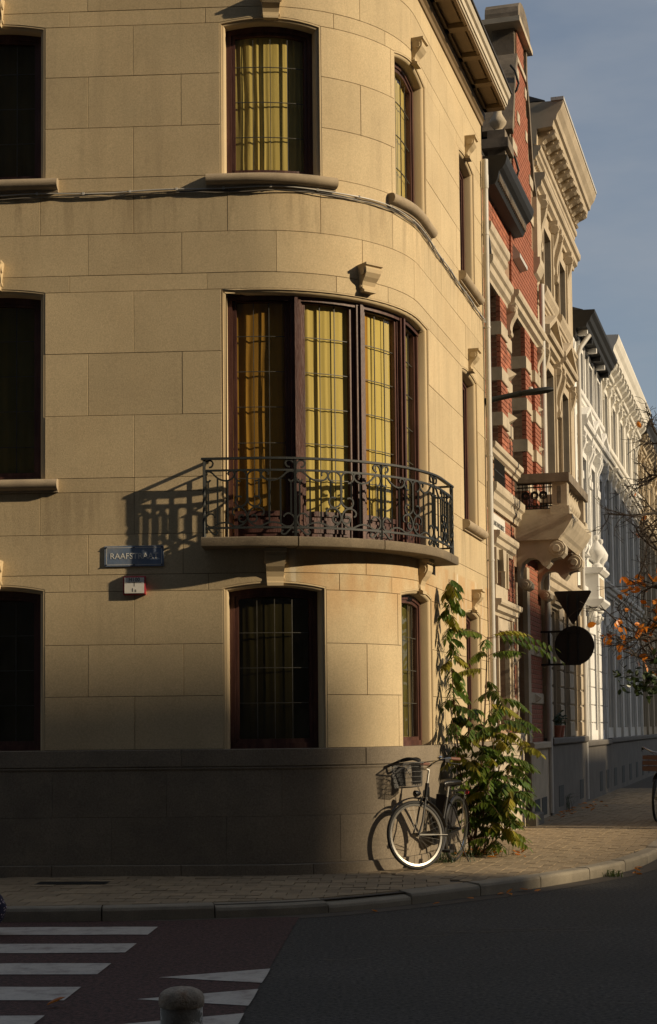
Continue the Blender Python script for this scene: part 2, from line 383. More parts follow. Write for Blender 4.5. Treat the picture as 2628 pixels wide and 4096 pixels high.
# ================================================================= the corner house
house = thing('corner_house', 'rounded yellow sandstone corner house with iron balcony and leaded windows', 'house', W3(-0.7, 17.8, -1.45))
OPEN = []   # t0,t1,zb,zs,rise
def opening(t0, t1, zb, zs, rise): OPEN.append((t0, t1, zb, zs, rise))
WT = [(-3.14, -2.083), (-0.275, 0.780), (1.785, 2.850), (4.850, 5.860)]
for a, b in WT:
    opening(a, b, -0.197, 1.425, 0.055); opening(a, b, 5.645, 7.245, 0.055)
opening(*WT[0], 2.545, 4.47, 0.045); opening(*WT[3], 2.545, 4.47, 0.045)
opening(-0.275, 2.850, 1.90, 4.47, 0.0)
def head(op, t):
    t0, t1, zb, zs, r = op
    s = (2 * (t - t0) / (t1 - t0) - 1)
    return zs + r * (1 - s * s)
HT0, HT1 = -4.3, 6.48
PJ, QJ = -1.17, -1.64
def joints(kind):
    base = PJ if kind == 'P' else QJ
    return [base + 0.965 * k for k in range(-5, 10)]
LJ = [-3.45, -1.83, -0.42, 0.93, 1.63, 3.0, 4.70, 6.01]
COURSES = [(-0.197, 0.336, 'P'), (0.336, 0.857, 'Q'), (0.857, 1.395, 'P'), (1.395, 1.565, 'L'), (1.565, 1.975, 'Q'), (1.975, 2.405, 'P'), (2.405, 2.550, 'P'),
           (2.550, 3.189, 'P'), (3.189, 3.829, 'Q'), (3.829, 4.465, 'P'), (4.465, 4.635, 'L'), (4.635, 5.063, 'Q'), (5.063, 5.505, 'P'), (5.505, 5.648, 'P'),
           (5.648, 6.176, 'P'), (6.176, 6.714, 'Q'), (6.714, 7.245, 'P'), (7.245, 7.405, 'L'), (7.405, 7.86, 'Q'), (7.86, 8.27, 'P')]
G = 0.0024
nst = 0
for zb, zt, kd in COURSES:
    js = LJ if kd == 'L' else joints(kd)
    js = [HT0] + [j for j in js if HT0 + 0.12 < j < HT1 - 0.12] + [HT1]
    for a, b in zip(js[:-1], js[1:]):
        segs = [(a, b)]
        part = []
        for op in OPEN:
            t0, t1, ob, zs, r = op
            if ob < zb + 0.03 and zs + 0.0 > zt - 0.03:      # passes right through this course
                ns = []
                for x, y in segs:
                    if t1 <= x or t0 >= y: ns.append((x, y)); continue
                    if x < t0 - 0.03: ns.append((x, t0))
                    if y > t1 + 0.03: ns.append((t1, y))
                segs = ns
            elif zb < zs + r - 0.005 and zt > zs and ob < zb: part.append((op, 'head'))
            elif zb < ob - 0.005 < zt - 0.01 and zs > zt: part.append((op, 'foot'))
        for x, y in segs:
            x2, y2 = x + G, y - G
            ts = tsub(x2, y2, 0.15)
            for op, k in part:
                for e in (op[0], op[1]):
                    if x2 < e < y2: ts += [e - 0.0004, e + 0.0004]
                if op[4] > 0 and x2 < op[1] and y2 > op[0]:
                    ts += [op[0] + (op[1] - op[0]) * i / 8 for i in range(1, 8) if x2 < op[0] + (op[1] - op[0]) * i / 8 < y2]
            ts = sorted(set(ts)); lo = []; hi = []
            for t in ts:
                l, h = zb + G, zt - G
                for op, k in part:
                    if op[0] < t < op[1]:
                        if k == 'head': l = max(l, head(op, t))
                        else: h = min(h, op[2])
                lo.append(l); hi.append(max(h, l + 0.004))
            if max(h - l for l, h in zip(lo, hi)) < 0.03: continue
            mb = MB(); of = random.uniform(-0.0015, 0.0015)
            mb.strip(ts, lo, hi, -0.03, of, 0.0018); mb.build('stone', M['stone'], house, smooth=True); nst += 1
# backing wall with the openings left out (joints show it as dark mortar)
def cut_wall(mb, t0, t1, z0, z1, holes, o, depth, step=0.15):
    tsx = set([t0, t1]); zsx = set([z0, z1])
    for a, b, c, d in holes:
        tsx |= {min(max(a, t0), t1), min(max(b, t0), t1)}; zsx |= {min(max(c, z0), z1), min(max(d, z0), z1)}
    tl = []
    tss = sorted(tsx)
    for a, b in zip(tss[:-1], tss[1:]): tl += tsub(a, b, step)[:-1]
    tl.append(tss[-1]); zl = sorted(zsx)
    for a, b in zip(tl[:-1], tl[1:]):
        for c, d in zip(zl[:-1], zl[1:]):
            tm, zm = (a + b) / 2, (c + d) / 2
            if any(h[0] < tm < h[1] and h[2] < zm < h[3] for h in holes): continue
            mb.quad(F(a, c, o), F(b, c, o), F(b, d, o), F(a, d, o))
    for h in holes:
        a, b, c, d = h
        if depth <= 0: continue
        for e in (a, b): mb.quad(F(e, c, o), F(e, d, o), F(e, d, o - depth), F(e, c, o - depth))
        for g in (c, d):
            tt = tsub(a, b, step)
            for p, q in zip(tt[:-1], tt[1:]): mb.quad(F(p, g, o), F(q, g, o), F(q, g, o - depth), F(p, g, o - depth))
mb = MB()
cut_wall(mb, HT0, HT1, -1.5, 8.3, [(op[0], op[1], op[2], op[3] + op[4]) for op in OPEN], -0.012, 0.20)
mb.build('backing_wall', M['mortar'], house)
# plinth: cap band, two courses and a base course of separate blocks
for k, (zb, zt, of, ln, ph) in enumerate([(-0.375, -0.197, 0.034, 1.9, 0.2), (-0.87, -0.382, 0.022, 1.15, 0.0), (-1.34, -0.87, 0.022, 1.15, 0.55), (-1.56, -1.34, 0.055, 1.3, 0.3)]):
    t = HT0 - ph
    while t < HT1:
        a, b = max(t, HT0) + 0.0009, min(t + ln, HT1) - 0.0009
        if b - a > 0.1:
            mb = MB(); ts = tsub(a, b, 0.15)
            mb.strip(ts, [zb + 0.0010] * len(ts), [zt - 0.0010] * len(ts), -0.03, of, 0.008 if k in (0, 3) else 0.002)
            mb.build('plinth_stone', M['plinth'], house, smooth=True)
        t += ln
mb = MB(); mb.prof(HT0, HT1, [(-0.02, -0.44), (0.023, -0.41), (0.032, -0.39), (0.030, -0.378), (-0.02, -0.378)]); mb.build('plinth_moulding', M['plinth'], house)

# ---- window surrounds, frames, leaded panes
def outline(op, i, zlift=0.0, n=10):
    t0, t1, zb, zs, r = op; a, b = t0 + i, t1 - i
    pts = [(a, zb + zlift)]
    m = max(n, int((b - a) / 0.14))
    for k in range(m + 1):
        t = a + (b - a) * k / m; pts.append((t, head(op, t) - i - (0.0 if r == 0 else 0.0)))
    pts.append((b, zb + zlift)); return pts
def surround(op, parent, depth=0.18):
    mb = MB()
    prof = [(0.0, -0.004), (0.016, -0.004), (0.018, -0.018), (0.030, -0.020), (0.044, -0.030), (0.052, -0.048), (0.052, -depth)]
    rows = [[F(t, z, o) for t, z in outline(op, i)] for i, o in prof]
    mb.loft(rows, closed_ring=False, caps=False); mb.build('surround', M['surround'], parent, smooth=True)
def ringframe(op, i0, i1, of, ob, lift0, lift1):
    mb = MB()
    A = outline(op, i0, lift0); Bq = outline(op, i1, lift1)
    rows = [[F(t, z, o) for t, z in L_] for L_, o in ((A, ob), (A, of), (Bq, of), (Bq, ob))]
    mb.loft(rows, closed_ring=False, caps=False)
    a, b = A[0], A[-1]; c, d = Bq[0], Bq[-1]
    tt = tsub(a[0], b[0], 0.14)
    for p, q in zip(tt[:-1], tt[1:]):
        mb.quad(F(p, a[1], of), F(q, a[1], of), F(q, c[1], of), F(p, c[1], of)); mb.quad(F(p, c[1], of), F(q, c[1], of), F(q, c[1], ob), F(p, c[1], ob))
    return mb
def panes(parent, cols, rows, op, o, gmat, curved=True, topcap=None):
    for a, b in zip(cols[:-1], cols[1:]):
        for c, d in zip(rows[:-1], rows[1:]):
            mb = MB(); k = [random.uniform(-0.0022, 0.0022) for _ in range(4)]
            mb.quad(F(a + 0.003, c + 0.003, o + k[0]), F(b - 0.003, c + 0.003, o + k[1]), F(b - 0.003, d - 0.003, o + k[2]), F(a + 0.003, d - 0.003, o + k[3]))
            mb.build('pane', gmat, parent)
    mb = MB(); w = 0.0042
    for t in cols[1:-1]: mb.sbox(t - w, t + w, rows[0], rows[-1], o - 0.004, o + 0.006)
    for z in rows[1:-1]: mb.sbox(cols[0], cols[-1], z - w * 0.8, z + w * 0.8, o - 0.003, o + 0.0075)
    mb.build('leading', M['lead'], parent)
WIN = {}
def sash_window(op, tag_, gmat, zrows, ncol=4):
    t0, t1, zb, zs, r = op
    w = bpy.data.objects.new('window', None); COL.objects.link(w); w.parent = house; w.empty_display_size = 0.1
    w.location = F((t0 + t1) / 2, zb, -0.2) - house.location
    surround(op, w)
    ringframe(op, 0.050, 0.105, -0.125, -0.19, 0.0, 0.055).build('frame', M['wood'], w)
    ringframe(op, 0.103, 0.142, -0.142, -0.19, 0.045, 0.095).build('sash', M['wood'], w)
    a, b = t0 + 0.135, t1 - 0.135
    panes(w, [a + (b - a) * k / ncol for k in range(ncol + 1)], zrows, op, -0.165, gmat)
    WIN[tag_] = w
    return w
for k, (a, b) in enumerate(WT):
    sash_window((a, b, -0.197, 1.425, 0.055), 'g%d' % k, M['glass_dark'], [-0.10, 0.26, 0.615, 0.97, 1.32])
    sash_window((a, b, 5.645, 7.245, 0.055), 's%d' % k, M['glass'], [5.74, 6.09, 6.46, 6.83, 7.13])
for k in (0, 3): sash_window((*WT[k], 2.545, 4.47, 0.045), 'f%d' % k, M['glass_dark'], [2.64, 2.91, 3.28, 3.645, 4.01, 4.36])
# big balcony window: four flat leaves between posts
op = (-0.275, 2.850, 1.90, 4.47, 0.0)
bw = bpy.data.objects.new('balcony_window', None); COL.objects.link(bw); bw.parent = house
bw.location = F(1.29, 1.9, -0.2) - house.location
surround(op, bw)
ringframe(op, 0.05, 0.10, -0.11, -0.20, 0.0, 0.03).build('frame', M['wood'], bw)
posts = [-0.20, 0.505, 1.290, 2.075, 2.78]
for t in posts[1:-1]:
    mb = MB(); mb.sbox(t - 0.055, t + 0.055, 1.92, 4.40, -0.20, -0.09); mb.sbox(t - 0.018, t + 0.018, 1.92, 4.40, -0.10, -0.065)
    mb.sbox(t - 0.078, t - 0.055, 1.92, 4.40, -0.19, -0.125); mb.sbox(t + 0.055, t + 0.078, 1.92, 4.40, -0.19, -0.125); mb.build('mullion', M['wood'], bw)
for k in range(4):
    a, b = posts[k] + (0.078 if k else 0.03), posts[k + 1] - (0.078 if k < 3 else 0.03)
    leaf = MB()
    for x0, x1 in ((a, a + 0.035), (b - 0.035, b)): leaf.sbox(x0, x1, 1.95, 4.40, -0.19, -0.14)
    leaf.sbox(a + 0.035, b - 0.035, 4.36, 4.40, -0.19, -0.14); leaf.sbox(a + 0.035, b - 0.035, 2.16, 2.21, -0.19, -0.14)
    leaf.sbox(a + 0.035, b - 0.035, 1.95, 2.16, -0.19, -0.155); leaf.sbox(a + 0.09, b - 0.09, 1.99, 2.12, -0.156, -0.143)
    lf = leaf.build('leaf', M['wood'], bw)
    c0, c1 = a + 0.035, b - 0.035
    panes(bw, [c0 + (c1 - c0) * j / 3 for j in range(4)], [2.21, 2.545, 2.91, 3.28, 3.645, 4.01, 4.36], op, -0.170, M['glass'])
mb = MB(); mb.sbox(-0.27, 2.845, 4.37, 4.42, -0.20, -0.10); mb.build('head_rail', M['wood'], bw)
# sills
def sill(t0, t1, zt, m='stone_trim', d=0.095):
    pts = [(-0.02, zt), (0.045, zt + 0.002), (0.075, zt - 0.006), (d, zt - 0.032), (d + 0.004, zt - 0.06), (d - 0.008, zt - 0.088), (0.06, zt - 0.108), (0.03, zt - 0.112), (0.03, zt - 0.132), (-0.02, zt - 0.132)]
    mb = MB(); mb.prof(t0, t1, pts, 0.08); mb.build('sill', M[m], house, smooth=True)
for a, b in WT: sill(a - 0.14, b + 0.14, 5.643)
for k in (0, 3): sill(WT[k][0] - 0.14, WT[k][1] + 0.14, 2.543)
# keystone consoles
def keystone(tc, zt, h=0.285, w0=0.20, w1=0.15, d=0.12):
    P = [(-0.005, 0), (d + 0.02, 0), (d + 0.02, -0.025), (d - 0.005, -0.035), (d + 0.004, -0.06), (d, -0.10), (d - 0.03, -0.145), (d - 0.07, -0.185), (d - 0.088, -0.225), (d - 0.085, -0.262), (d - 0.06, -0.275), (d - 0.06, -0.30), (-0.005, -0.30)]
    mb = MB(); r = []
    for s in (-1, 1): r.append([F(tc + s * (w0 + (w1 - w0) * min(1, -z / 0.30)) / 2 * (1.06 if z > -0.03 else 1), zt + z * h / 0.30, o) for o, z in P])
    mb.loft(r)
    for s in (-1, 1):   # carved volutes on the cheeks
        for zc, rr, oc in ((-0.085, 0.042, d - 0.055), (-0.235, 0.024, d - 0.115)):
            hw = (w0 + (w1 - w0) * -zc / 0.3) / 2
            ring = [[F(tc + s * (hw + e), zt + (zc + q * math.sin(k * math.pi / 5)) * h / 0.3, oc + q * math.cos(k * math.pi / 5)) for k in range(10)] for e, q in ((-0.01, rr), (0.012, rr * 0.9))]
            mb.loft(ring)
    mb.build('keystone', M['surround'], house)
for a, b in WT:
    keystone((a + b) / 2, 7.545)
    if not -0.3 < a < 3: keystone((a + b) / 2, 1.72)
keystone(1.29, 4.785, d=0.14); keystone(sum(WT[0]) / 2, 4.785); keystone(sum(WT[3]) / 2, 4.785)
# dark rooms behind
mb = MB()
tt = tsub(HT0, HT1, 0.3)
for z in (-1.3, 1.72, 4.86, 7.95):
    mb.add([F(t, z, -0.27) for t in tt] + [F(HT1, z, -4.2), F(HT0, z, -4.6)], [tuple(range(len(tt) + 2))])
for p, q in ((F(HT1, 0, -0.27), F(HT1, 0, -4.2)), (F(HT1, 0, -4.2), F(HT0, 0, -4.6)), (F(HT0, 0, -4.6), F(HT0, 0, -0.27))):
    mb.quad(Vector((p.x, p.y, ZO - 1.3)), Vector((q.x, q.y, ZO - 1.3)), Vector((q.x, q.y, ZO + 8.3)), Vector((p.x, p.y, ZO + 8.3)))
mb.build('interior', M['dark'], house)
# eaves: bed mould, coffered soffit, fascia and roof
cor = MB()
cor.prof(HT0, HT1, [(-0.01, 8.12), (0.02, 8.12), (0.03, 8.17), (0.055, 8.19), (0.06, 8.27), (-0.01, 8.27)])
cor.prof(HT0, HT1, [(-0.25, 8.345), (0.33, 8.365), (0.33, 8.42), (-0.25, 8.42)])
cor = cor.build('cornice', M['soffit'], house)
mb = MB(); mb.prof(HT0, HT1 + 0.02, [(0.325, 8.345), (0.345, 8.345), (0.35, 8.37), (0.365, 8.375), (0.37, 8.44), (0.395, 8.455), (0.41, 8.50), (0.41, 8.52), (0.325, 8.52)]); mb.build('fascia', M['fascia'], house)
mb = MB(); mb.prof(HT0, HT1 + 0.03, [(-4.0, 9.6), (-0.3, 8.53), (0.43, 8.522), (0.43, 8.545), (-0.3, 8.56), (-4.0, 9.65)], 0.3); mb.build('roof', M['slate'], house)
t = HT1
while t > 1.0:
    a = t - 0.86
    mb = MB(); mb.sbox(t - 0.13, t, 8.30, 8.352, 0.05, 0.33, 0.2); mb.build('coffer_rib', M['soffit'], cor)
    pm = MB()
    b0, b1 = a + 0.07, t - 0.20
    pm.prof(b0, b1, [(0.13, 8.352), (0.14, 8.335), (0.26, 8.338), (0.27, 8.354)], 0.2); pm.build('coffer_panel', M['soffit'], cor)
    t = a
mb = MB(); mb.sbox(0.9, HT1, 8.30, 8.352, 0.05, 0.095, 0.12); mb.sbox(0.9, HT1, 8.31, 8.356, 0.295, 0.332, 0.12); mb.build('coffer_rail', M['soffit'], cor)

# ---- balcony slab and wrought iron railing
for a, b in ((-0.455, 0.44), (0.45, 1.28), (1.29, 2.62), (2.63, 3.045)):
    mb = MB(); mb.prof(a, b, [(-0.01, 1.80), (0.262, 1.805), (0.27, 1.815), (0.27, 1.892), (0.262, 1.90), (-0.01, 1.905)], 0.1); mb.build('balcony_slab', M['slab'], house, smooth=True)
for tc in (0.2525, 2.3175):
    keystone(tc, 1.80, 0.37, 0.20, 0.16, 0.105)
rail = bpy.data.objects.new('balcony_railing', None); COL.objects.link(rail); rail.parent = house
rail.location = F(1.29, 1.9, 0.2) - house.location
RO = 0.21; RT = [-0.43, 0.43, 1.29, 2.15, 3.01]
def RZ(y): return 2.69 - (y - 135) * 0.000733
def rp(b, x, y): return F(RT[b] + (x - 130) / 1210 * 0.86, RZ(y), RO)
LEFT = [[(218, 425), (195, 450), (160, 440), (135, 390), (145, 330), (190, 310), (240, 330), (290, 380), (350, 420), (430, 440), (500, 425), (545, 385), (555, 345), (530, 310), (490, 310), (465, 340), (480, 365)],
        [(640, 450), (600, 440), (565, 400), (560, 350), (590, 310), (640, 300), (690, 315), (722, 350), (731, 400), (731, 560), (731, 700), (718, 745), (690, 775), (640, 795), (590, 775), (568, 725), (580, 675), (615, 655), (655, 665)],
        [(560, 915), (530, 890), (535, 840), (580, 810), (640, 805), (690, 835), (720, 890), (730, 940), (720, 980), (690, 1005), (640, 1000), (615, 965), (625, 925), (660, 910), (685, 930)],
        [(283, 940), (255, 900), (210, 890), (165, 920), (145, 970), (160, 1030), (200, 1065), (260, 1065), (330, 1025), (420, 1010), (490, 1025), (560, 1060), (620, 1060), (680, 1030), (718, 985), (732, 935)],
        [(200, 255), (235, 245), (255, 200), (230, 165), (185, 165), (150, 200), (135, 260), (131, 290)],
        [(285, 1120), (310, 1140), (300, 1170), (260, 1170), (220, 1130), (180, 1092), (142, 1110), (142, 1140), (175, 1145)]]
BARS = [(185, 452, 900), (318, 400, 1028), (460, 440, 1012), (590, 432, 668)]
for b in range(4):
    for mir in (False, True):
        fx = (lambda x: 1470 - x) if mir else (lambda x: x)
        for c in LEFT:
            mb = MB(); mb.tube([rp(b, fx(x), y) for x, y in smooth_path(c, 3)], 0.0112, 4); mb.build('scroll', M['iron'], rail)
        for x, y0, y1 in BARS:
            mb = MB(); mb.tube([rp(b, fx(x), y0), rp(b, fx(x), y1)], 0.0122, 4); mb.build('baluster', M['iron'], rail)
for i, t in enumerate(RT):
    mb = MB()
    if i in (0, 4):   # twisted end post
        rings = []
        for k in range(41):
            z = 1.895 + (2.69 - 1.895) * k / 40; an = (k - 8) * 0.32 if 8 <= k <= 26 else (18 * 0.32 if k > 26 else 0)
            c = F(t, z, RO); rings.append([c + Vector((math.cos(an + j * math.pi / 2) * 0.018, math.sin(an + j * math.pi / 2) * 0.018, 0)) for j in range(4)])
        mb.loft(rings)
    else: mb.tube([F(t, 1.895, RO), F(t, 2.69, RO)], 0.0185, 4)
    mb.build('post', M['iron'], rail)
for z, w, h in ((2.69, 0.022, 0.011), (2.571, 0.010, 0.010), (1.995, 0.010, 0.010)):
    mb = MB(); e = 0.03 if z > 2.6 else 0
    mb.prof(RT[0] - e, RT[-1] + e, [(RO - w, z - h), (RO + w, z - h), (RO + w * 0.8, z + h), (RO - w * 0.8, z + h)], 0.07)
    for t in (RT[0], RT[-1]): mb.sbox(t - w, t + w, z - h * 0.9, z + h * 0.9, -0.005, RO - w * 1.02)
    mb.build('rail', M['iron'], rail)
for t in (RT[0], RT[-1]):     # little grids of the returns
    for o in (0.05, 0.10, 0.15):
        mb = MB(); mb.tube([F(t, 2.0, o), F(t, 2.56, o)], 0.0085, 4); mb.build('baluster', M['iron'], rail)
# ---- rainwater pipe
pipe = bpy.data.objects.new('drainpipe', None); COL.objects.link(pipe); pipe.parent = house; pipe.location = F(6.40, -1.4, 0.07) - house.location
mb = MB(); mb.tube([F(6.40, z, 0.06) for z in (-1.45, 1.0, 3.0, 5.0, 7.30)], 0.037, 12); mb.build('lower_pipe', M['zinc'], pipe, smooth=True)
mb = MB(); mb.tube([F(6.40, z, 0.06) for z in (7.22, 7.24, 7.40, 7.42, 7.62)], [0.040, 0.046, 0.046, 0.0425, 0.0425], 12); mb.build('upper_pipe', M['zinc'], pipe, smooth=True)
for z in (0.9, 2.2, 3.6, 5.33, 6.6):
    mb = MB(); mb.tube([F(6.40, z - 0.012, 0.06), F(6.40, z + 0.012, 0.06)], 0.042, 12); mb.box(F(6.40, z, 0.02), 0.02, 0.05, 0.02, Matrix.Rotation(0, 3, 'Z')); mb.build('bracket', M['zinc'], pipe)
# ================================================================= curtains
def curtain(label, t0, t1, z0, z1, o, m, folds=9, amp=0.007, ph=0.0, gather=0.0):
    mb = MB(); n = folds * 8; rows = []
    for j in range(9):
        z = z0 + (z1 - z0) * j / 8; r = []
        sq = 1 - gather * math.sin(math.pi * min(1, max(0, (j / 8 - 0.1) / 0.8)))
        for i in range(n + 1):
            u = i / n; uw = u + 0.022 * math.sin(u * 11.3 + ph * 3 + t0) + 0.012 * math.sin(u * 29 + j * 0.25 + t0 * 5); av = 0.65 + 0.5 * math.sin(u * 7.1 + t0 * 9 + j * 0.2)
            a = amp * av * (math.sin(uw * folds * 2 * math.pi + ph + 0.5 * math.sin(j * 0.9 + u * 5)) + 0.3 * math.sin(u * folds * 3.3 * math.pi + 1.3 + j * 0.2))
            r.append(F(t0 + (t1 - t0) * u * sq, z, o + a))
        rows.append(r)
    mb.loft(rows, closed_ring=False, caps=False)
    o_ = mb.build('curtain', m, smooth=True, loc=F((t0 + t1) / 2, z0, o)); tag(o_, label, 'curtain', 'curtains behind the leaded windows'); return o_
curtain('pale yellow curtain in the top floor window left of the round corner', -0.17, 0.46, 5.70, 7.2, -0.200, M['curtain'], 8, 0.007)
curtain('dim olive curtain at the right of the top floor window above the balcony', 0.47, 0.72, 5.70, 7.2, -0.205, M['curtain_dull'], 4, 0.007)
curtain('yellow curtain in the narrow top floor window on the round corner', 1.85, 2.8, 5.70, 7.2, -0.205, M['curtain'], 10)
curtain('amber curtain hanging in the leftmost leaf of the balcony window', -0.19, 0.20, 2.0, 4.38, -0.205, M['curtain_amber'], 3, 0.007, 0.4, 0.18)
curtain('thin amber drape beside the first mullion of the balcony window', 0.13, 0.45, 2.0, 4.38, -0.215, M['curtain_amber'], 3, 0.006, 1.0, 0.0)
curtain('pale yellow curtain filling the second leaf of the balcony window', 0.56, 1.24, 1.97, 4.38, -0.200, M['curtain'], 7, 0.007)
curtain('bright yellow curtain in the third leaf of the balcony window', 1.34, 2.05, 1.97, 4.38, -0.200, M['curtain'], 8, 0.007, 0.8)
curtain('orange curtain strip at the left edge of the third balcony window leaf', 1.33, 1.50, 1.97, 4.38, -0.188, M['curtain_amber'], 2, 0.007, 0.2)
curtain('dull drape in the rightmost leaf of the balcony window', 2.14, 2.75, 1.97, 4.38, -0.205, M['curtain_dull'], 6)
curtain('olive curtain coloured dark as unlit in the ground floor window under the balcony', -0.17, 0.68, -0.15, 1.38, -0.21, M['curtain_dark'], 7, 0.004)
curtain('dark sheet for the unlit room in the top floor window at the left edge', -3.08, -2.14, 5.7, 7.2, -0.24, M['curtain_dark'], 5, 0.006)  # dark sheet added where the window only shows an unlit room
curtain('dark sheet for the unlit room in the ground floor window at the left edge', -3.08, -2.14, -0.15, 1.38, -0.24, M['curtain_dark'], 5, 0.006)
curtain('dull net curtain in the ground floor window behind the bicycle', 1.85, 2.80, -0.15, 1.35, -0.23, M['curtain_dull'], 9, 0.007)
curtain('dim curtain in the first floor window at the left picture edge', -3.08, -2.14, 2.6, 4.4, -0.205, M['curtain_dull'], 7, 0.007)
# ================================================================= cables along the first belt
cb = thing('facade_cable', 'pale cable clipped along the belt of the corner house below the top sills', 'cable', F(0, 5.49, 0.02))
path = []; t = -4.2
while t < 6.40:
    sag = 0.008 * math.sin(t * 5.1)
    zz = 5.487 if t < -1.3 else (5.487 + 0.02 * min(1, (t + 1.3)) if t < 1.0 else 5.507 - 0.016 * (t - 1.0))
    path.append(F(t, zz + sag, 0.028)); t += 0.12
path.append(F(6.36, 5.40, 0.03))
mb = MB(); mb.tube(path, 0.0075, 6); mb.build('wire', M['zinc'], cb, smooth=True)
for k, p in enumerate(path):
    if k % 4 == 1:
        mb = MB(); mb.box(p + Vector((0, 0, 0.0)), 0.022, 0.022, 0.026); mb.build('clip', M['zinc'], cb)
cb2 = thing('facade_cable', 'black twisted cable drooping under the pale cable on the corner house', 'cable', F(0, 5.45, 0.02))
for off, ph, m in ((-0.022, 0.0, 'cable_black'), (-0.032, 1.7, 'cable')):
    path2 = [F(-4.2 + k * 0.1, (5.487 if k < 29 else 5.50 - 0.012 * max(0, k * 0.1 - 5.2)) + off + 0.007 * math.sin(k * 0.55 + ph) + 0.003 * math.sin(k * 1.7 + ph), 0.022 + 0.006 * math.sin(k + ph)) for k in range(106)]
    mb = MB(); mb.tube(path2, 0.0055, 5); mb.build('wire', M[m], cb2, smooth=True)
# ================================================================= signs on the wall
def text_mesh(s, size, mat_, parent, t, z, o, name='lettering', width=None, th=None, sx=1.0, bold=0.0):
    cu = bpy.data.curves.new(name, 'FONT'); cu.body = s; cu.size = size; cu.align_x = 'CENTER'; cu.align_y = 'CENTER'; cu.extrude = 0.0012; cu.resolution_u = 3; cu.offset = bold
    tmp = bpy.data.objects.new('tmp', cu); COL.objects.link(tmp)
    dg = bpy.context.evaluated_depsgraph_get(); me = bpy.data.meshes.new_from_object(tmp.evaluated_get(dg))
    bpy.data.objects.remove(tmp); me.materials.clear(); me.materials.append(mat_)
    x, y, an = fplan(t)
    ob = bpy.data.objects.new(name, me); COL.objects.link(ob); ob.parent = parent
    w = max(v.co.x for v in me.vertices) - min(v.co.x for v in me.vertices)
    k = (width / w) if width else sx
    for v in me.vertices: v.co.x *= k
    q = parent; off = Vector((0, 0, 0))
    while q: off += q.location; q = q.parent
    ob.location = F(t, z, o) - off
    ob.rotation_euler = (math.pi / 2, 0, an); return ob
st = thing('street_sign', 'blue enamel street name plate reading RAAFSTRAAT on the sandstone wall', 'sign', F(-1.17, 1.645, 0.0))
mb = MB(); mb.cbox(-1.47, -0.87, 1.645, 1.855, 0.001, 0.014, 0.003); mb.build('plate', M['blue'], st)
mb = MB()
for a, b, c, d in ((-1.45, -0.89, 1.834, 1.838), (-1.45, -0.89, 1.661, 1.665), (-1.452, -1.448, 1.661, 1.838), (-0.892, -0.888, 1.661, 1.838)): mb.sbox(a, b, c, d, 0.0142, 0.0156)
mb.build('border_line', M['white_print'], st)
text_mesh('RAAFSTRAAT', 0.085, M['white_print'], st, -1.17, 1.748, 0.0153, width=0.485)
for tx in (-1.452, -1.17, -0.888):
    for zx in (1.662, 1.837):
        mb = MB(); mb.box(F(tx, zx, 0.016), 0.014, 0.012, 0.010); mb.build('screw', M['black_print'], st)
hs = thing('hydrant_sign', 'small white hydrant plate H100 1.5 in red frame below the street sign', 'sign', F(-1.165, 1.36, 0.0))
mb = MB(); mb.cbox(-1.275, -1.05, 1.355, 1.545, 0.0, 0.042, 0.012); mb.build('frame', M['red'], hs)
mb = MB(); mb.sbox(-1.262, -1.064, 1.372, 1.530, 0.0423, 0.046); mb.build('plate', M['white_print'], hs)
text_mesh('H100', 0.052, M['black_print'], hs, -1.163, 1.508, 0.0468, width=0.11)
mb = MB(); mb.sbox(-1.232, -1.094, 1.480, 1.4845, 0.0463, 0.0472); mb.sbox(-1.1655, -1.1605, 1.440, 1.480, 0.0463, 0.0472); mb.build('symbol', M['black_print'], hs)
text_mesh('1', 0.052, M['black_print'], hs, -1.180, 1.402, 0.0468); text_mesh('.5', 0.034, M['black_print'], hs, -1.153, 1.395, 0.0468)
# ================================================================= street lamp arm on the corner house
lp = thing('street_lamp', 'dark street lamp arm reaching out from the wall by the drainpipe', 'street lamp', F(6.46, 4.36, 0.0))
mb = MB(); mb.tube([F(6.46, 4.345, -0.01), F(6.47, 4.37, 0.12), F(6.50, 4.41, 0.34), F(6.52, 4.435, 0.48)], [0.045, 0.038, 0.036, 0.042], 10); mb.build('arm', M['iron'], lp, smooth=True)
mb = MB(); mb.tube([F(6.52, 4.43, 0.42), F(6.54, 4.44, 0.50), F(6.57, 4.455, 0.66), F(6.60, 4.475, 0.82), F(6.61, 4.48, 0.90)], [0.040, 0.070, 0.085, 0.078, 0.03], 10, flat=0.55); mb.build('lamp_head', M['iron'], lp, smooth=True)
mb = MB(); mb.lathe([(0.03, 0), (0.03, 0.03), (0.022, 0.045)], F(6.56, 4.475, 0.60), 10); mb.build('sensor', M['zinc'], lp)
# ================================================================= ground
def struct(o): o['kind'] = 'structure'; return o
PZ = -1.45; RZ0 = -1.57
mb = MB(); S = 400
mb.quad(W3(-S, -S, RZ0), W3(S, -S, RZ0), W3(S, S, RZ0), W3(-S, S, RZ0)); road = struct(mb.build('road', M['asphalt']))
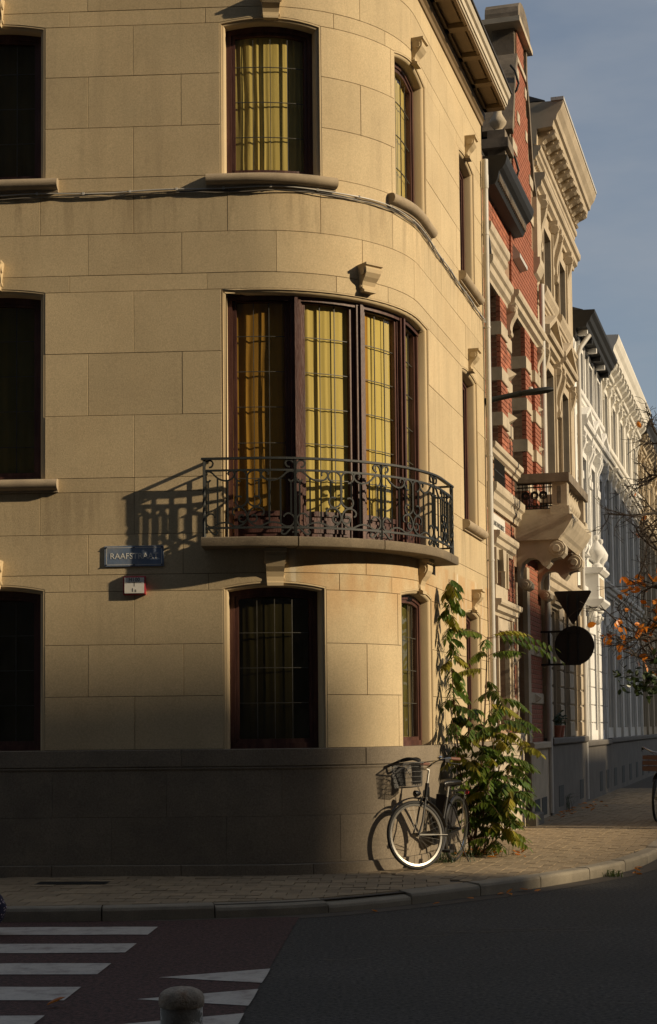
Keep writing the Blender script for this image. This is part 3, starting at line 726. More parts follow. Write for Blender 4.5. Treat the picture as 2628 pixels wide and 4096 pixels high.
# kerb front line (x,y), curving round the corner
uL = Vector((math.cos(FA), -math.sin(FA))); uR = Vector((math.sin(FB), math.cos(FB)))
KF = [(-9.0, 13.72), (-5.0, 13.45), (-2.6, 13.27), (-1.5, 13.33), (-0.3, 13.58), (0.43, 14.05), (1.05, 14.62), (1.68, 15.25), (2.29, 15.98), (2.85, 16.75), (3.35, 17.65), (3.78, 18.75), (4.2, 20.1)]
e = Vector((4.2, 20.1))
for k in range(1, 5): q = e + uR * (9.0 * k); KF.append((q.x, q.y))
KF = smooth_path(KF, 6)
def offset_line(L_, d):
    out = []
    for i, p in enumerate(L_):
        a = Vector(L_[max(0, i - 1)]); b = Vector(L_[min(len(L_) - 1, i + 1)]); t = (b - a).normalized(); n = Vector((-t.y, t.x))
        out.append((p[0] + n.x * d, p[1] + n.y * d))
    return out
KB = offset_line(KF, 0.16)
def arc_len(L_):
    s = [0]
    for a, b in zip(L_[:-1], L_[1:]): s.append(s[-1] + math.hypot(b[0] - a[0], b[1] - a[1]))
    return s
KS = arc_len(KF)
def at(L_, s):
    for i in range(len(KS) - 1):
        if KS[i + 1] >= s:
            u = (s - KS[i]) / (KS[i + 1] - KS[i]); return (L_[i][0] * (1 - u) + L_[i + 1][0] * u, L_[i][1] * (1 - u) + L_[i + 1][1] * u)
    return L_[-1]
# pavement bed: between the kerb and (under) the houses
bed = [W3(x, y, PZ - 0.012) for x, y in offset_line(KF, 0.08)] + [W3(6.0, 64, PZ - 0.012), W3(-9.5, 64, PZ - 0.012), W3(-9.5, 14, PZ - 0.012)]
mb = MB(); mb.add(bed, [tuple(range(len(bed)))]); pav = struct(mb.build('pavement', M['sandbed']))
kerb = thing('kerb', '', '', (0, 0, 0)); del kerb['label']; del kerb['category']; kerb['kind'] = 'structure'
s = 0.25
while s < KS[-1] - 1.2:
    ln = random.uniform(0.93, 1.0); mb = MB(); rings = []
    dz = random.uniform(-0.006, 0.004)
    low = 0.045 * math.exp(-((at(KF, s)[0] + 0.2) / 1.1) ** 2)     # dropped kerb beside the crossing
    for k in range(6):
        ss = s + 0.006 + (ln - 0.012) * k / 5; f = at(KF, ss); b = at(KB, ss); zt = PZ + 0.004 + dz - low
        m_ = lambda u: (f[0] * (1 - u) + b[0] * u, f[1] * (1 - u) + b[1] * u)
        rings.append([W3(*m_(0), RZ0 - 0.05), W3(*m_(0.0), zt - 0.03), W3(*m_(0.06), zt - 0.008), W3(*m_(0.16), zt), W3(*m_(1), zt + low * 0.8), W3(*m_(1), RZ0 - 0.05)])
    mb.loft(rings); mb.build('kerb_stone', M['kerb'], kerb); s += ln
# gutter strip
gl = offset_line(KF, -0.22); mb = MB()
mb.loft([[W3(*a, RZ0 + 0.004) for a in KF], [W3(*a, RZ0 + 0.003) for a in gl]], closed_ring=False, caps=False); mb.build('gutter_strip', M['sandbed'], road)
# pavers
def clip(poly, a, b):
    """keep the side left of a->b"""
    out = []; n = len(poly)
    d = lambda p: (b[0] - a[0]) * (p[1] - a[1]) - (b[1] - a[1]) * (p[0] - a[0])
    for i in range(n):
        p, q = poly[i], poly[(i + 1) % n]; dp, dq = d(p), d(q)
        if dp >= 0: out.append(p)
        if dp * dq < 0: u = dp / (dp - dq); out.append((p[0] + (q[0] - p[0]) * u, p[1] + (q[1] - p[1]) * u))
    return out
KI = offset_line(KF, 0.166)
CX, CY = FX + FR * math.sin(FA), FD + FR * math.cos(FA)
def inside_house(x, y, m=0.05):
    d = Vector((x - CX, y - CY)); nL = Vector((-math.sin(FA), -math.cos(FA))); nR = Vector((math.sin(math.pi / 2 - FB), -math.cos(math.pi / 2 - FB)))
    t = d.dot(uL); u = d.dot(uR)
    if d.dot(uR) > 0: return d.dot(nR) < FR - m
    if d.dot(uL) < 0: return d.dot(nL) < FR - m
    return d.length < FR - m
def pav_z(x, y):
    return PZ
nb = MB(); count = 0; cand = []
def lay(org, u, v, lu, lv, nu, nv, region):
    for j in range(nv):
        for i in range(-nu, nu):
            off = 0.5 * lu * (j % 2)
            c = org + u * (i * lu + off) + v * (j * lv)
            if not region(c.x, c.y): continue
            pts = [c + u * (a * (lu / 2 - 0.004)) + v * (b * (lv / 2 - 0.004)) for a, b in ((-1, -1), (1, -1), (1, 1), (-1, 1))]
            poly = [(p.x, p.y) for p in pts]
            near = min(range(len(KI)), key=lambda k: (KI[k][0] - c.x) ** 2 + (KI[k][1] - c.y) ** 2)
            for k in range(max(0, near - 4), min(len(KI) - 1, near + 4)): 
                poly = clip(poly, KI[k], KI[k + 1])
                if len(poly) < 3: break
            if len(poly) < 3: continue
            cand.append((c.x, c.y, poly))
wL = Vector((math.sin(FA), math.cos(FA)))
bis = lambda x, y: Vector((x - CX, y - CY)).dot(uR + uL) > 0
lay(Vector((-1.0, 13.3)), uL, wL, 0.225, 0.225, 40, 16, lambda x, y: not bis(x, y) and x > -3.3 and not inside_house(x, y))
wR = Vector((-math.cos(FB), math.sin(FB)))
lay(Vector((4.4, 20.0)), uR, wR, 0.215, 0.108, 80, 44, lambda x, y: bis(x, y) and y < 37 and not inside_house(x, y))
cand.sort(key=lambda c: c[0] ** 2 * 0.3 + c[1] ** 2 + (40 if c[0] < -2.7 else 0))
for k, (cx, cy, poly) in enumerate(cand):
    z = pav_z(cx, cy) + random.uniform(-0.0025, 0.0025); tx, ty = random.uniform(-0.01, 0.01), random.uniform(-0.012, 0.012)
    mb = MB() if k < 300 else nb
    top = [W3(x, y, z + (x - cx) * tx + (y - cy) * ty) for x, y in poly]
    n = len(poly); low = [p - Vector((0, 0, 0.03)) for p in top]
    mb.add(top + low, [tuple(range(n))] + [(i, n + i, n + (i + 1) % n, (i + 1) % n) for i in range(n)])
    if k < 300: mb.build('paver', M['paver'], pav)
nb.build('paver_field', M['paver_mass'], pav, kind='stuff')
# lengthwise drainage strip and iron cover on the pavement
mb = MB(); c = Vector((-2.46, 15.35)); q = [c + uL * a + wL * b for a, b in ((-0.34, -0.13), (0.34, -0.13), (0.34, 0.13), (-0.34, 0.13))]
mb.prism([W3(p.x, p.y, -1.468) for p in q], (0, 0, 0.023)); tag(mb.build('drain_cover', M['iron'], loc=W3(c.x, c.y, -1.5)), 'dark iron drain cover set in the left pavement', 'drain cover')
# red surfacing, zebra, give-way triangles
def R2(a, b): # street axes of the left street: a along, b across towards the camera
    o = Vector((-0.42, 10.5)) + uL * a - wL * b; return o
zs = RZ0 + 0.004
pts = [R2(-9, -2.62), R2(-2, -2.72), R2(-1.1, -2.70), R2(0.0, -2.95), R2(0.02, 12), R2(-9, 12)]
mb = MB(); mb.add([W3(p.x, p.y, zs) for p in pts], [tuple(range(6))]); mb.build('red_surfacing', M['redroad'], road)
random.seed(5)
for k in range(11):
    b0 = -2.29 + 0.983 * k
    mb = MB(); e = []
    n = 24
    lo = [R2(-8 + (6.92) * i / n + 0, b0 + random.uniform(-0.011, 0.011)) for i in range(n + 1)]; hi = [R2(-8 + 6.92 * i / n, b0 + 0.49 + random.uniform(-0.011, 0.011)) for i in range(n + 1)]
    mb.loft([[W3(p.x, p.y, zs + 0.004) for p in lo], [W3(p.x, p.y, zs + 0.0045) for p in hi]], closed_ring=False, caps=False); mb.build('zebra_stripe', M['paint'], road)
for k in range(8):
    b0 = -0.06 + 0.815 * k
    q = [R2(-0.66, b0 + 0.36), R2(0.015, b0), R2(0.018, b0 + 0.3), R2(0.014, b0 + 0.58)]
    mb = MB(); mb.add([W3(p.x, p.y, zs + 0.004) for p in q], [(0, 3, 2, 1)]); mb.build('give_way_triangle', M['paint'], road)
def crack(pts, w=0.006):
    P = smooth_path(pts, 5); mb = MB(); L0 = []; L1 = []
    for i, p in enumerate(P):
        a = Vector(P[max(0, i - 1)]); b = Vector(P[min(len(P) - 1, i + 1)]); n = (b - a).normalized(); n = Vector((-n.y, n.x)); ww = w * random.uniform(0.3, 1.0) * min(1, i / 3 + 0.1, (len(P) - 1 - i) / 3 + 0.1)
        j = Vector((random.gauss(0, 0.006), random.gauss(0, 0.006))); L0.append(W3(p[0] + j.x + n.x * ww, p[1] + j.y + n.y * ww, RZ0 + 0.0035)); L1.append(W3(p[0] + j.x - n.x * ww, p[1] + j.y - n.y * ww, RZ0 + 0.0035))
    mb.loft([L0, L1], closed_ring=False, caps=False); mb.build('crack', M['black_print'], road)
crack([(0.75, 12.5), (1.1, 12.35), (1.5, 12.42), (1.9, 12.36), (2.3, 12.5)], 0.010); crack([(1.15, 12.62), (1.5, 12.5), (1.85, 12.55), (2.2, 12.66)], 0.008)
crack([(0.3, 12.2), (0.7, 12.15), (1.0, 12.25)], 0.007); crack([(-0.1, 11.0), (0.1, 10.95), (0.25, 11.05)], 0.008); crack([(2.2, 9.3), (1.8, 9.15), (1.5, 9.2)], 0.006)
# ================================================================= houses across the street that shade the scene (behind the camera's right)
E2 = Vector((0.316, 0.949))
def row_house(label, P, h, m):
    t_ = thing('row_house', label, 'house', W3(P[0][0], P[0][1], RZ0), 'houses across the street behind the camera')
    mb = MB(); n = len(P)
    mb.prism([W3(x, y, RZ0) for x, y in P], (0, 0, h - RZ0)); mb.build('wall', m, t_)
    cx = sum(p[0] for p in P) / n; cy = sum(p[1] for p in P) / n
    mb = MB(); mb.prism([W3(cx + (x - cx) * 0.998, cy + (y - cy) * 0.998, h) for x, y in P], (0, 0, 0.05)); mb.build('roof', M['slate'], t_)
    a, b = Vector(P[0]), Vector(P[1]); d = (b - a); L_ = d.length; d.normalize(); nn = Vector((-d.y, d.x))
    if (Vector((cx, cy)) - a).dot(nn) > 0: nn = -nn
    for fl in range(int((h - 1) // 3.6)):
        for i in range(int(L_ // 2.6)):
            c = a + d * (1.3 + i * 2.6) + nn * 0.01; z = 0.2 + fl * 3.6
            mb = MB(); p0 = c - d * 0.5; p1 = c + d * 0.5
            mb.prism([W3(p0.x, p0.y, z), W3(p1.x, p1.y, z), W3(p1.x, p1.y, z + 2), W3(p0.x, p0.y, z + 2)], (nn.x * 0.04, nn.y * 0.04, 0)); mb.build('window', M['frame_dark'], t_)
row_house('tall corner block behind the camera that shades the crossing', [(67.4, -6.0), (12.0, -6.0), (12.0, -18.0), (67.4, -18.0)], 0.80 + SUN_TAN * 22.0 / 0.316, M['dirty'])
def sun_house(label, w0, w1, q, K, m, dep=9):
    s2 = Vector((SUN_H.x, SUN_H.y)); P = [s2 * q + E2 * w0, s2 * q + E2 * w1, s2 * (q + dep) + E2 * w1, s2 * (q + dep) + E2 * w0]
    row_house(label, [(p.x, p.y) for p in P], K + SUN_TAN * q, m)
sun_house('lower house opposite that lets sun onto the corner', 15.2, 23.05, 49, -0.50, M['brick_mass'])
sun_house('taller house opposite shading the stone doorway', 23.1, 30.2, 46, 4.0, M['tan'])
sun_house('mid height house opposite the white houses', 30.25, 34.3, 46, 1.6, M['brick_mass'])
sun_house('high building opposite the far white house', 34.35, 62.0, 46, 8.0, M['dirty'])

row_house('unseen row behind the camera added to block sky light', [(11.9, -4.0), (-45.0, -1.0), (-45.0, -14.0), (11.9, -14.0)], 24.0, M['dirty'])  # unseen row, added and made tall to cut sky fill on facade and road
# ================================================================= the row of houses down the side street
def hobj(name, parent, loc):
    o = bpy.data.objects.new(name, None); COL.objects.link(o); o.parent = parent; o.empty_display_size = 0.1
    q = parent; off = Vector((0, 0, 0))
    while q: off += q.location; q = q.parent
    o.location = loc - off; return o
def hwin(H, t0, t1, z0, z1, fm, o=-0.16, bars=(1, 3), gm=None, curt=False):
    w = hobj('window', H, F((t0 + t1) / 2, z0, o))
    mb = MB(); f = 0.055
    for a, b, c, d in ((t0, t0 + f, z0, z1), (t1 - f, t1, z0, z1), (t0 + f, t1 - f, z0, z0 + f), (t0 + f, t1 - f, z1 - f, z1)): mb.sbox(a, b, c, d, o - 0.05, o + 0.02)
    for k in range(1, bars[0] + 1):
        t = t0 + (t1 - t0) * k / (bars[0] + 1); mb.sbox(t - 0.025, t + 0.025, z0 + f, z1 - f, o - 0.045, o + 0.012)
    zt = z0 + (z1 - z0) * 0.72; mb.sbox(t0 + f, t1 - f, zt - 0.03, zt + 0.03, o - 0.04, o + 0.016)
    mb.build('frame', fm, w)
    mb = MB(); mb.quad(F(t0 + 0.02, z0 + 0.02, o - 0.02), F(t1 - 0.02, z0 + 0.02, o - 0.02), F(t1 - 0.02, z1 - 0.02, o - 0.02), F(t0 + 0.02, z1 - 0.02, o - 0.02)); mb.build('pane', M['glass_dark'], w)
    mb = MB(); mb.sbox(t0 - 0.02, t1 + 0.02, z0 - 0.02, z1 + 0.02, o - 0.5, o - 0.3); mb.build('dark_room', M['dark'], w)  # dark block set behind the pane in place of an unlit room
    return w
def part(H, name, m, fn, smooth=False):
    mb = MB(); fn(mb); return mb.build(name, m, H, smooth=smooth)
def wall_part(H, t0, t1, z0, z1, holes, m, o=0.0, depth=0.2, back=9.0):
    mb = MB(); cut_wall(mb, t0, t1, z0, z1, holes, o, depth)
    mb.quad(F(t0, z0, o), F(t0, z1, o), F(t0, z1, -back), F(t0, z0, -back)); mb.quad(F(t1, z0, o), F(t1, z1, o), F(t1, z1, -back), F(t1, z0, -back))
    mb.quad(F(t0, z1, o), F(t1, z1, o), F(t1, z1, -back), F(t0, z1, -back)); mb.quad(F(t0, z0, -back), F(t1, z0, -back), F(t1, z1, -back), F(t0, z1, -back))
    return mb.build('wall', m, H)
def moulding(H, name, m, t0, t1, z0, z1, d, o0=-0.01, ends=True):
    h = z1 - z0
    P = [(o0, z0), (d * 0.25, z0), (d * 0.30, z0 + h * 0.18), (d * 0.62, z0 + h * 0.30), (d * 0.68, z0 + h * 0.58), (d * 0.92, z0 + h * 0.66), (d, z0 + h * 0.80), (d, z1), (o0, z1 + 0.01)]
    return part(H, name, m, lambda mb: mb.prof(t0, t1, P))
def console(H, m, tc, zt, h, w, d, name='console'):
    P = [(-0.01, 0), (d, 0), (d, -0.07), (d * 0.94, -0.09), (d * 1.0, -0.16), (d * 0.98, -0.26), (d * 0.82, -0.38), (d * 0.55, -0.52), (d * 0.40, -0.66), (d * 0.38, -0.80), (d * 0.50, -0.90), (d * 0.42, -0.98), (d * 0.15, -1.0), (-0.01, -1.0)]
    def fn(mb):
        mb.loft([[F(tc + s * w / 2, zt + z * h, o) for o, z in P] for s in (-1, 1)])
        for s in (-1, 1):
            mb.loft([[F(tc + s * (w / 2 + e), zt + (-0.17 + q * math.sin(k * math.pi / 4)) * h, d * 0.66 + q * h * math.cos(k * math.pi / 4)) for k in range(8)] for e, q in ((-0.005, 0.10), (0.015, 0.085))])
    return part(H, name, m, fn)
def pediment(H, m, t0, t1, z, h, d):
    def fn(mb):
        a, b, c = (t0, z), (t1, z), ((t0 + t1) / 2, z + h)
        for (p, q) in ((a, c), (c, b)):
            r = []
            for (t, zz) in (p, q): r.append([F(t, zz, 0), F(t, zz, d), F(t, zz + 0.09, d), F(t, zz + 0.10, 0)])
            mb.loft(r)
        mb.loft([[F(t0 + 0.1, z, o), F(t1 - 0.1, z, o), F((t0 + t1) / 2, z + h, o)] for o in (-0.01, d * 0.3)])
    return part(H, 'pediment', m, fn)
def sill_box(H, m, t0, t1, z, d=0.12, h=0.12): return part(H, 'sill', m, lambda mb: mb.prof(t0, t1, [(-0.01, z - h), (d * 0.7, z - h), (d, z - h * 0.5), (d, z), (-0.01, z + 0.005)]))
def architrave(H, m, t0, t1, z0, z1, w=0.13, d=0.045):
    def fn(mb):
        mb.sbox(t0 - w, t0, z0, z1 + w, -0.005, d); mb.sbox(t1, t1 + w, z0, z1 + w, -0.005, d); mb.sbox(t0, t1, z1, z1 + w, -0.005, d)
        mb.sbox(t0 - w, t0 - w * 0.6, z0, z1 + w, 0, d + 0.03); mb.sbox(t1 + w * 0.6, t1 + w, z0, z1 + w, 0, d + 0.03)
    return part(H, 'architrave', m, fn)
def baluster_prof(h, r): return [(r * 0.7, 0), (r * 0.7, h * 0.08), (r * 0.4, h * 0.14), (r * 0.95, h * 0.35), (r, h * 0.45), (r * 0.5, h * 0.72), (r * 0.42, h * 0.86), (r * 0.7, h * 0.92), (r * 0.7, h)]

# ---------------------------------------------------------------- red brick house with gable and stone balcony
BH = thing('brick_house', 'red brick house with pale stone bands, black eaves box and stepped gable', 'house', F(9.0, -1.45, 0))
b0, b1 = 6.50, 11.46
holes = [(6.62, 7.50, 3.86, 6.05), (8.72, 9.73, 3.25, 6.12), (6.85, 7.75, -0.05, 1.30), (6.83, 7.55, 1.92, 2.36), (8.74, 9.50, -0.95, 2.35)]
wall_part(BH, b0, b1, -1.5, 7.75, holes, M['brick_mortar'], -0.008, 0.2)
# bricks
CH = 0.0735; BL = 0.222
brick_boxes = []
def brick_area(t0, t1, z0, z1, o=0.0, deepL=False, deepR=False):
    z = z0; row = 0
    while z + CH * 0.6 < z1:
        zt = min(z + CH - 0.010, z1); t = t0 - (BL / 2 if row % 2 else 0)
        while t < t1 - 0.01:
            a, b = max(t, t0), min(t + BL - 0.010, t1)
            if b - a > 0.03: brick_boxes.append((a, b, z, zt, o, (deepL and a == t0), (deepR and b == t1)))
            t += BL
        z += CH; row += 1
bands = [(5.50, 5.69), (4.85, 5.04), (4.21, 4.40), (3.60, 3.77)]
def banded(t0, t1, z0, z1, o=0.0, dl=False, dr=False):
    zc = z0
    for c, d in sorted(bands):
        if d <= zc or c >= z1: continue
        if c > zc: brick_area(t0, t1, zc, c, o, dl, dr)
        part(BH, 'band_stone', M['pale'], lambda mb: mb.cbox(t0 - 0.006, t1 + 0.006, c, min(d, z1), -0.2 if dl else -0.02, o + 0.014, 0.008)); zc = d
    if zc < z1: brick_area(t0, t1, zc, z1, o, dl, dr)
banded(7.50, 8.05, 3.82, 6.06, 0.05, True); banded(8.05, 8.72, 3.82, 6.10, 0.0, False, True)
banded(9.73, 10.25, 3.25, 6.14, 0.06, True); banded(10.25, 10.75, 3.25, 6.14, -0.002); banded(10.75, 11.42, 3.25, 6.14, 0.05, True)
brick_area(6.5, 8.72, 6.40, 6.50); brick_area(7.3, 8.72, 6.84, 7.40, 0.0); brick_area(6.5, 7.3, 6.84, 7.30, -0.002); brick_area(8.72, 11.42, 6.40, 7.70, 0.03, True)
brick_area(6.5, 6.62, 3.86, 6.05); brick_area(6.5, 6.82, 2.62, 2.95); brick_area(7.86, 8.72, 2.62, 2.95); brick_area(7.50, 8.72, 3.30, 3.60, 0.02, True)
brick_area(8.07, 8.66, -0.20, 1.52, 0.0); brick_area(8.07, 8.66, 1.72, 2.50, 0.0); brick_area(9.76, 11.36, -0.25, 0.35, 0.0, True); brick_area(9.76, 11.36, 0.52, 1.10, 0.0, True); brick_area(9.76, 11.36, 1.28, 2.70, 0.0, True)
for z in (0.35, 1.10):
    part(BH, 'band_stone', M['pale'], lambda mb: mb.cbox(9.75, 11.36, z, z + 0.17, -0.2, 0.02, 0.008))
    part(BH, 'diamond_boss', M['pale'], lambda mb: mb.add([F(10.4, z + 0.02, 0.02), F(10.62, z + 0.02, 0.02), F(10.62, z + 0.15, 0.02), F(10.4, z + 0.15, 0.02), F(10.51, z + 0.085, 0.11)], [(0, 1, 4), (1, 2, 4), (2, 3, 4), (3, 0, 4)]))
brick_area(9.08, 10.87, 7.72, 9.1, 0.03); brick_area(9.32, 10.63, 9.1, 9.75, 0.03); brick_area(9.48, 10.46, 9.75, 10.26, 0.03); brick_area(9.64, 10.33, 10.38, 10.80, 0.03)
brick_boxes.sort(key=lambda b: (b[0] > 8.73 and b[2] < 3.2, b[0] + (0 if b[2] > 3.2 else 1.2)))
bm = MB(); bmesh_cache = {}
for k, (a, b, z, zt, o, dl, dr) in enumerate(brick_boxes):
    back = -0.2 if (dl or dr) else o - 0.02
    mb = MB() if k < 300 else bm
    mb.cbox(a, b, z, zt, back, o, 0.005)
    if k < 300: mb.build('brick', M['brick'], BH)
bm.build('brickwork', M['brick_mass'], BH, kind='stuff')
for a, b, c, d in holes[:3]: hwin(BH, a, b, c, d, M['frame_dark'], -0.17)
hwin(BH, 8.76, 9.48, -0.95, 2.33, M['frame_dark'], -0.17)
part(BH, 'niche_back', M['dirty'], lambda mb: mb.sbox(6.84, 7.54, 1.92, 2.36, -0.2, -0.14))
# stone trim of the brick house
moulding(BH, 'lintel_cornice', M['pale'], 6.52, 8.26, 6.06, 6.36, 0.13); moulding(BH, 'lintel_cornice', M['pale'], 8.50, 11.42, 6.14, 6.40, 0.17)
moulding(BH, 'string_course', M['pale'], 6.52, 8.10, 6.52, 6.82, 0.11); moulding(BH, 'string_course', M['pale'], 6.52, 8.98, 3.62, 3.82, 0.12)
moulding(BH, 'string_course', M['pale'], 6.52, 8.98, 2.95, 3.27, 0.13)
for tc, zt in ((8.46, 6.14), (11.2, 6.14)): console(BH, M['pale'], tc, zt, 0.45, 0.2, 0.14)
for tc in (8.46, 11.2):
    for z in (4.4, 5.05): part(BH, 'diamond_boss', M['pale'], lambda mb: mb.add([F(tc - 0.12, z, 0.0), F(tc + 0.12, z, 0.0), F(tc + 0.12, z + 0.16, 0.0), F(tc - 0.12, z + 0.16, 0.0), F(tc, z + 0.08, 0.12)], [(0, 1, 4), (1, 2, 4), (2, 3, 4), (3, 0, 4)]))
moulding(BH, 'niche_cornice', M['pale'], 6.70, 8.36, 2.40, 2.64, 0.13); moulding(BH, 'niche_cornice', M['pale'], 6.62, 8.44, 1.50, 1.71, 0.15)
architrave(BH, M['pale'], 6.85, 7.75, -0.05, 1.30, 0.17, 0.06); architrave(BH, M['pale'], 6.83, 7.55, 1.92, 2.27, 0.14, 0.05)
part(BH, 'keystone', M['pale'], lambda mb: mb.loft([[F(7.19 + s * (0.09 + 0.05 * u), 2.12 + 0.29 * u, o) for u in (0, 1) for s in ((-1, 1) if u == 0 else (1, -1))] for o in (0, 0.11)]))
part(BH, 'niche_sill', M['pale'], lambda mb: mb.cbox(6.75, 7.75, 1.72, 1.92, -0.02, 0.05, 0.01))
for z in (0.15, 0.85): part(BH, 'diamond_boss', M['pale'], lambda mb: mb.add([F(7.95, z, 0.05), F(8.22, z, 0.05), F(8.22, z + 0.26, 0.05), F(7.95, z + 0.26, 0.05), F(8.08, z + 0.13, 0.17)], [(0, 1, 4), (1, 2, 4), (2, 3, 4), (3, 0, 4)]))
part(BH, 'door_pier', M['pale'], lambda mb: (mb.sbox(8.66, 8.76, -1.45, 2.1, -0.2, 0.03), mb.sbox(9.50, 9.76, -1.45, 2.4, -0.2, 0.06)))
part(BH, 'plinth', M['pale'], lambda mb: (mb.cbox(6.5, 8.70, -1.5, -0.25, -0.02, 0.10, 0.02), mb.cbox(6.5, 8.72, -0.25, -0.10, -0.02, 0.14, 0.02), mb.cbox(9.5, 11.46, -1.5, -0.36, -0.02, 0.08, 0.02), mb.cbox(9.5, 11.46, -0.36, -0.25, -0.02, 0.13, 0.02)))
for t in (9.75, 10.5): part(BH, 'cellar_window', M['black'], lambda mb: mb.sbox(t, t + 0.55, -1.4, -1.12, 0.081, 0.086))
part(BH, 'door_step', M['grey_stone'], lambda mb: mb.cbox(8.72, 9.52, -1.5, -1.28, -0.2, 0.25, 0.02))
pl = part(BH, 'name_plaque', M['white_print'], lambda mb: mb.sbox(6.81, 7.84, 2.655, 2.90, 0.0, 0.012))
text_mesh('LANGE VAN RUUSBROEC', 0.10, M['black_print'], pl, 7.33, 2.765, 0.0135, width=0.86)
text_mesh('STRAAT', 0.055, M['black_print'], pl, 7.33, 2.69, 0.0135, width=0.3)
# black eaves box with fretwork, slate roof behind, pedestal with vase
part(BH, 'eaves_box', M['black'], lambda mb: mb.prof(6.58, 9.05, [(-0.05, 7.32), (0.16, 7.34), (0.20, 7.42), (0.22, 7.52), (0.27, 7.56), (0.31, 7.62), (0.33, 7.70), (0.33, 7.73), (-0.05, 7.74)]))
for k in range(24): part(BH, 'fret_tooth', M['dirty'], lambda mb: mb.sbox(6.66 + k * 0.1, 6.71 + k * 0.1, 7.40, 7.50, 0.19, 0.216))
part(BH, 'roof', M['slate'], lambda mb: mb.prof(6.5, 11.4, [(-0.02, 7.75), (-1.6, 9.9), (-6, 10.2), (-6, 7.75)]))
part(BH, 'pedestal', M['dirty'], lambda mb: (mb.sbox(8.42, 8.92, 7.75, 8.00, -0.32, 0.04), mb.sbox(8.50, 8.86, 8.00, 8.52, -0.26, 0.0), mb.sbox(8.40, 8.94, 8.52, 8.66, -0.34, 0.06), mb.sbox(8.5, 8.86, 8.66, 8.82, -0.26, 0.0)))
part(BH, 'vase', M['pale'], lambda mb: mb.lathe(baluster_prof(0.42, 0.13), F(8.68, 8.82, -0.13), 10), True)
gp = [(8.95, 7.70), (11.42, 7.70), (11.42, 8.60), (11.02, 8.90), (10.85, 9.3), (10.65, 9.9), (10.42, 10.3), (10.42, 10.9), (9.55, 10.9), (9.55, 10.3), (9.30, 9.9), (9.10, 9.3), (8.95, 8.9)]
part(BH, 'gable', M['dirty'], lambda mb: mb.loft([[F(t, z, o) for t, z in gp] for o in (-0.34, 0.0)]))
part(BH, 'gable_panel', M['brick_mortar'], lambda mb: mb.loft([[F(9.975 + (t - 9.975) * 0.84, z, o) for t, z in gp] for o in (-0.01, 0.02)]))
for a, b in ((9.50, 10.46),): part(BH, 'gable_neck_band', M['pale'], lambda mb: (mb.sbox(a - 0.03, b + 0.03, 10.28, 10.36, -0.37, 0.05)))
for (a, b) in zip(gp[2:7], gp[3:8]):
    cop = MB(); cop.loft([[F(a[0], a[1], o1), F(b[0], b[1], o1), F(b[0] + 0.10, b[1] + 0.05, o1), F(a[0] + 0.10, a[1] + 0.05, o1)] for o1 in (-0.40, 0.06)]); cop.build('gable_coping', M['dirty'], BH)
for (a, b) in zip(gp[9:12], gp[10:13]):
    cop = MB(); cop.loft([[F(a[0], a[1], o1), F(b[0], b[1], o1), F(b[0] - 0.10, b[1] + 0.05, o1), F(a[0] - 0.10, a[1] + 0.05, o1)] for o1 in (-0.40, 0.06)]); cop.build('gable_coping', M['dirty'], BH)
for z in (8.1, 8.7, 9.3, 10.0):
    for a, b in (((9.52, 9.62), (10.35, 10.46)) if z > 9.2 else ((9.0, 9.3), (10.7, 11.0))): part(BH, 'gable_band', M['pale'], lambda mb: mb.sbox(a - 0.04, b + 0.1 if b < 10 else b + 0.04, z, z + 0.16, -0.345, 0.045))
part(BH, 'gable_window', M['black'], lambda mb: mb.sbox(9.7, 10.25, 8.9, 9.8, 0.0, 0.006))
ca = [(9.36, 10.88)] + [(9.985 - 0.62 * math.cos(math.pi * k / 10), 10.98 + 0.30 * math.sin(math.pi * k / 10)) for k in range(11)] + [(10.61, 10.88)]
part(BH, 'gable_cap', M['dirty'], lambda mb: mb.loft([[F(t, z, o) for t, z in ca] for o in (-0.42, 0.10)]))
part(BH, 'gable_cap_moulding', M['pale'], lambda mb: mb.sbox(9.30, 10.67, 10.80, 10.88, -0.46, 0.13))
for (tz, zz) in ((9.15, 9.75), (9.0, 8.35), (9.6, 7.75)): part(BH, 'wall_anchor', M['black'], lambda mb: mb.tube([F(tz, zz + 0.3, 0.0), F(tz, zz + 0.2, 0.07), F(tz, zz, 0.12), F(tz, zz - 0.1, 0.09), F(tz, zz - 0.2, 0.0)], 0.018, 6))
part(BH, 'corner_corbel', M['pale'], lambda mb: (mb.prof(11.0, 11.5, [(0, 7.3), (0.08, 7.35), (0.14, 7.5), (0.14, 7.6), (0, 7.6)]), mb.sbox(11.02, 11.46, 7.6, 8.6, -0.02, 0.10)))
part(BH, 'dormer_hood', M['zinc'], lambda mb: mb.prof(8.85, 9.6, [(0, 6.95), (0.14, 6.98), (0.14, 7.04), (0, 7.25)]))
# stone balcony of the brick house
bal = hobj('stone_balcony', BH, F(10.2, 2.7, 0.4))
part(bal, 'slab', M['pale'], lambda mb: mb.prof(8.92, 11.40, [(-0.01, 2.74), (0.62, 2.74), (0.66, 2.80), (0.70, 2.84), (0.78, 2.96), (0.83, 3.05), (0.83, 3.11), (-0.01, 3.12)]))
part(bal, 'base_rail', M['pale'], lambda mb: (mb.sbox(8.98, 11.34, 3.12, 3.20, 0.54, 0.76), mb.sbox(8.98, 9.18, 3.12, 3.20, 0.0, 0.54), mb.sbox(11.16, 11.34, 3.12, 3.20, 0.0, 0.54)))
part(bal, 'top_rail', M['dirty'], lambda mb: (mb.sbox(8.94, 11.38, 3.60, 3.73, 0.52, 0.79), mb.sbox(8.94, 9.20, 3.60, 3.73, 0.0, 0.52), mb.sbox(11.14, 11.38, 3.60, 3.73, 0.0, 0.52)))
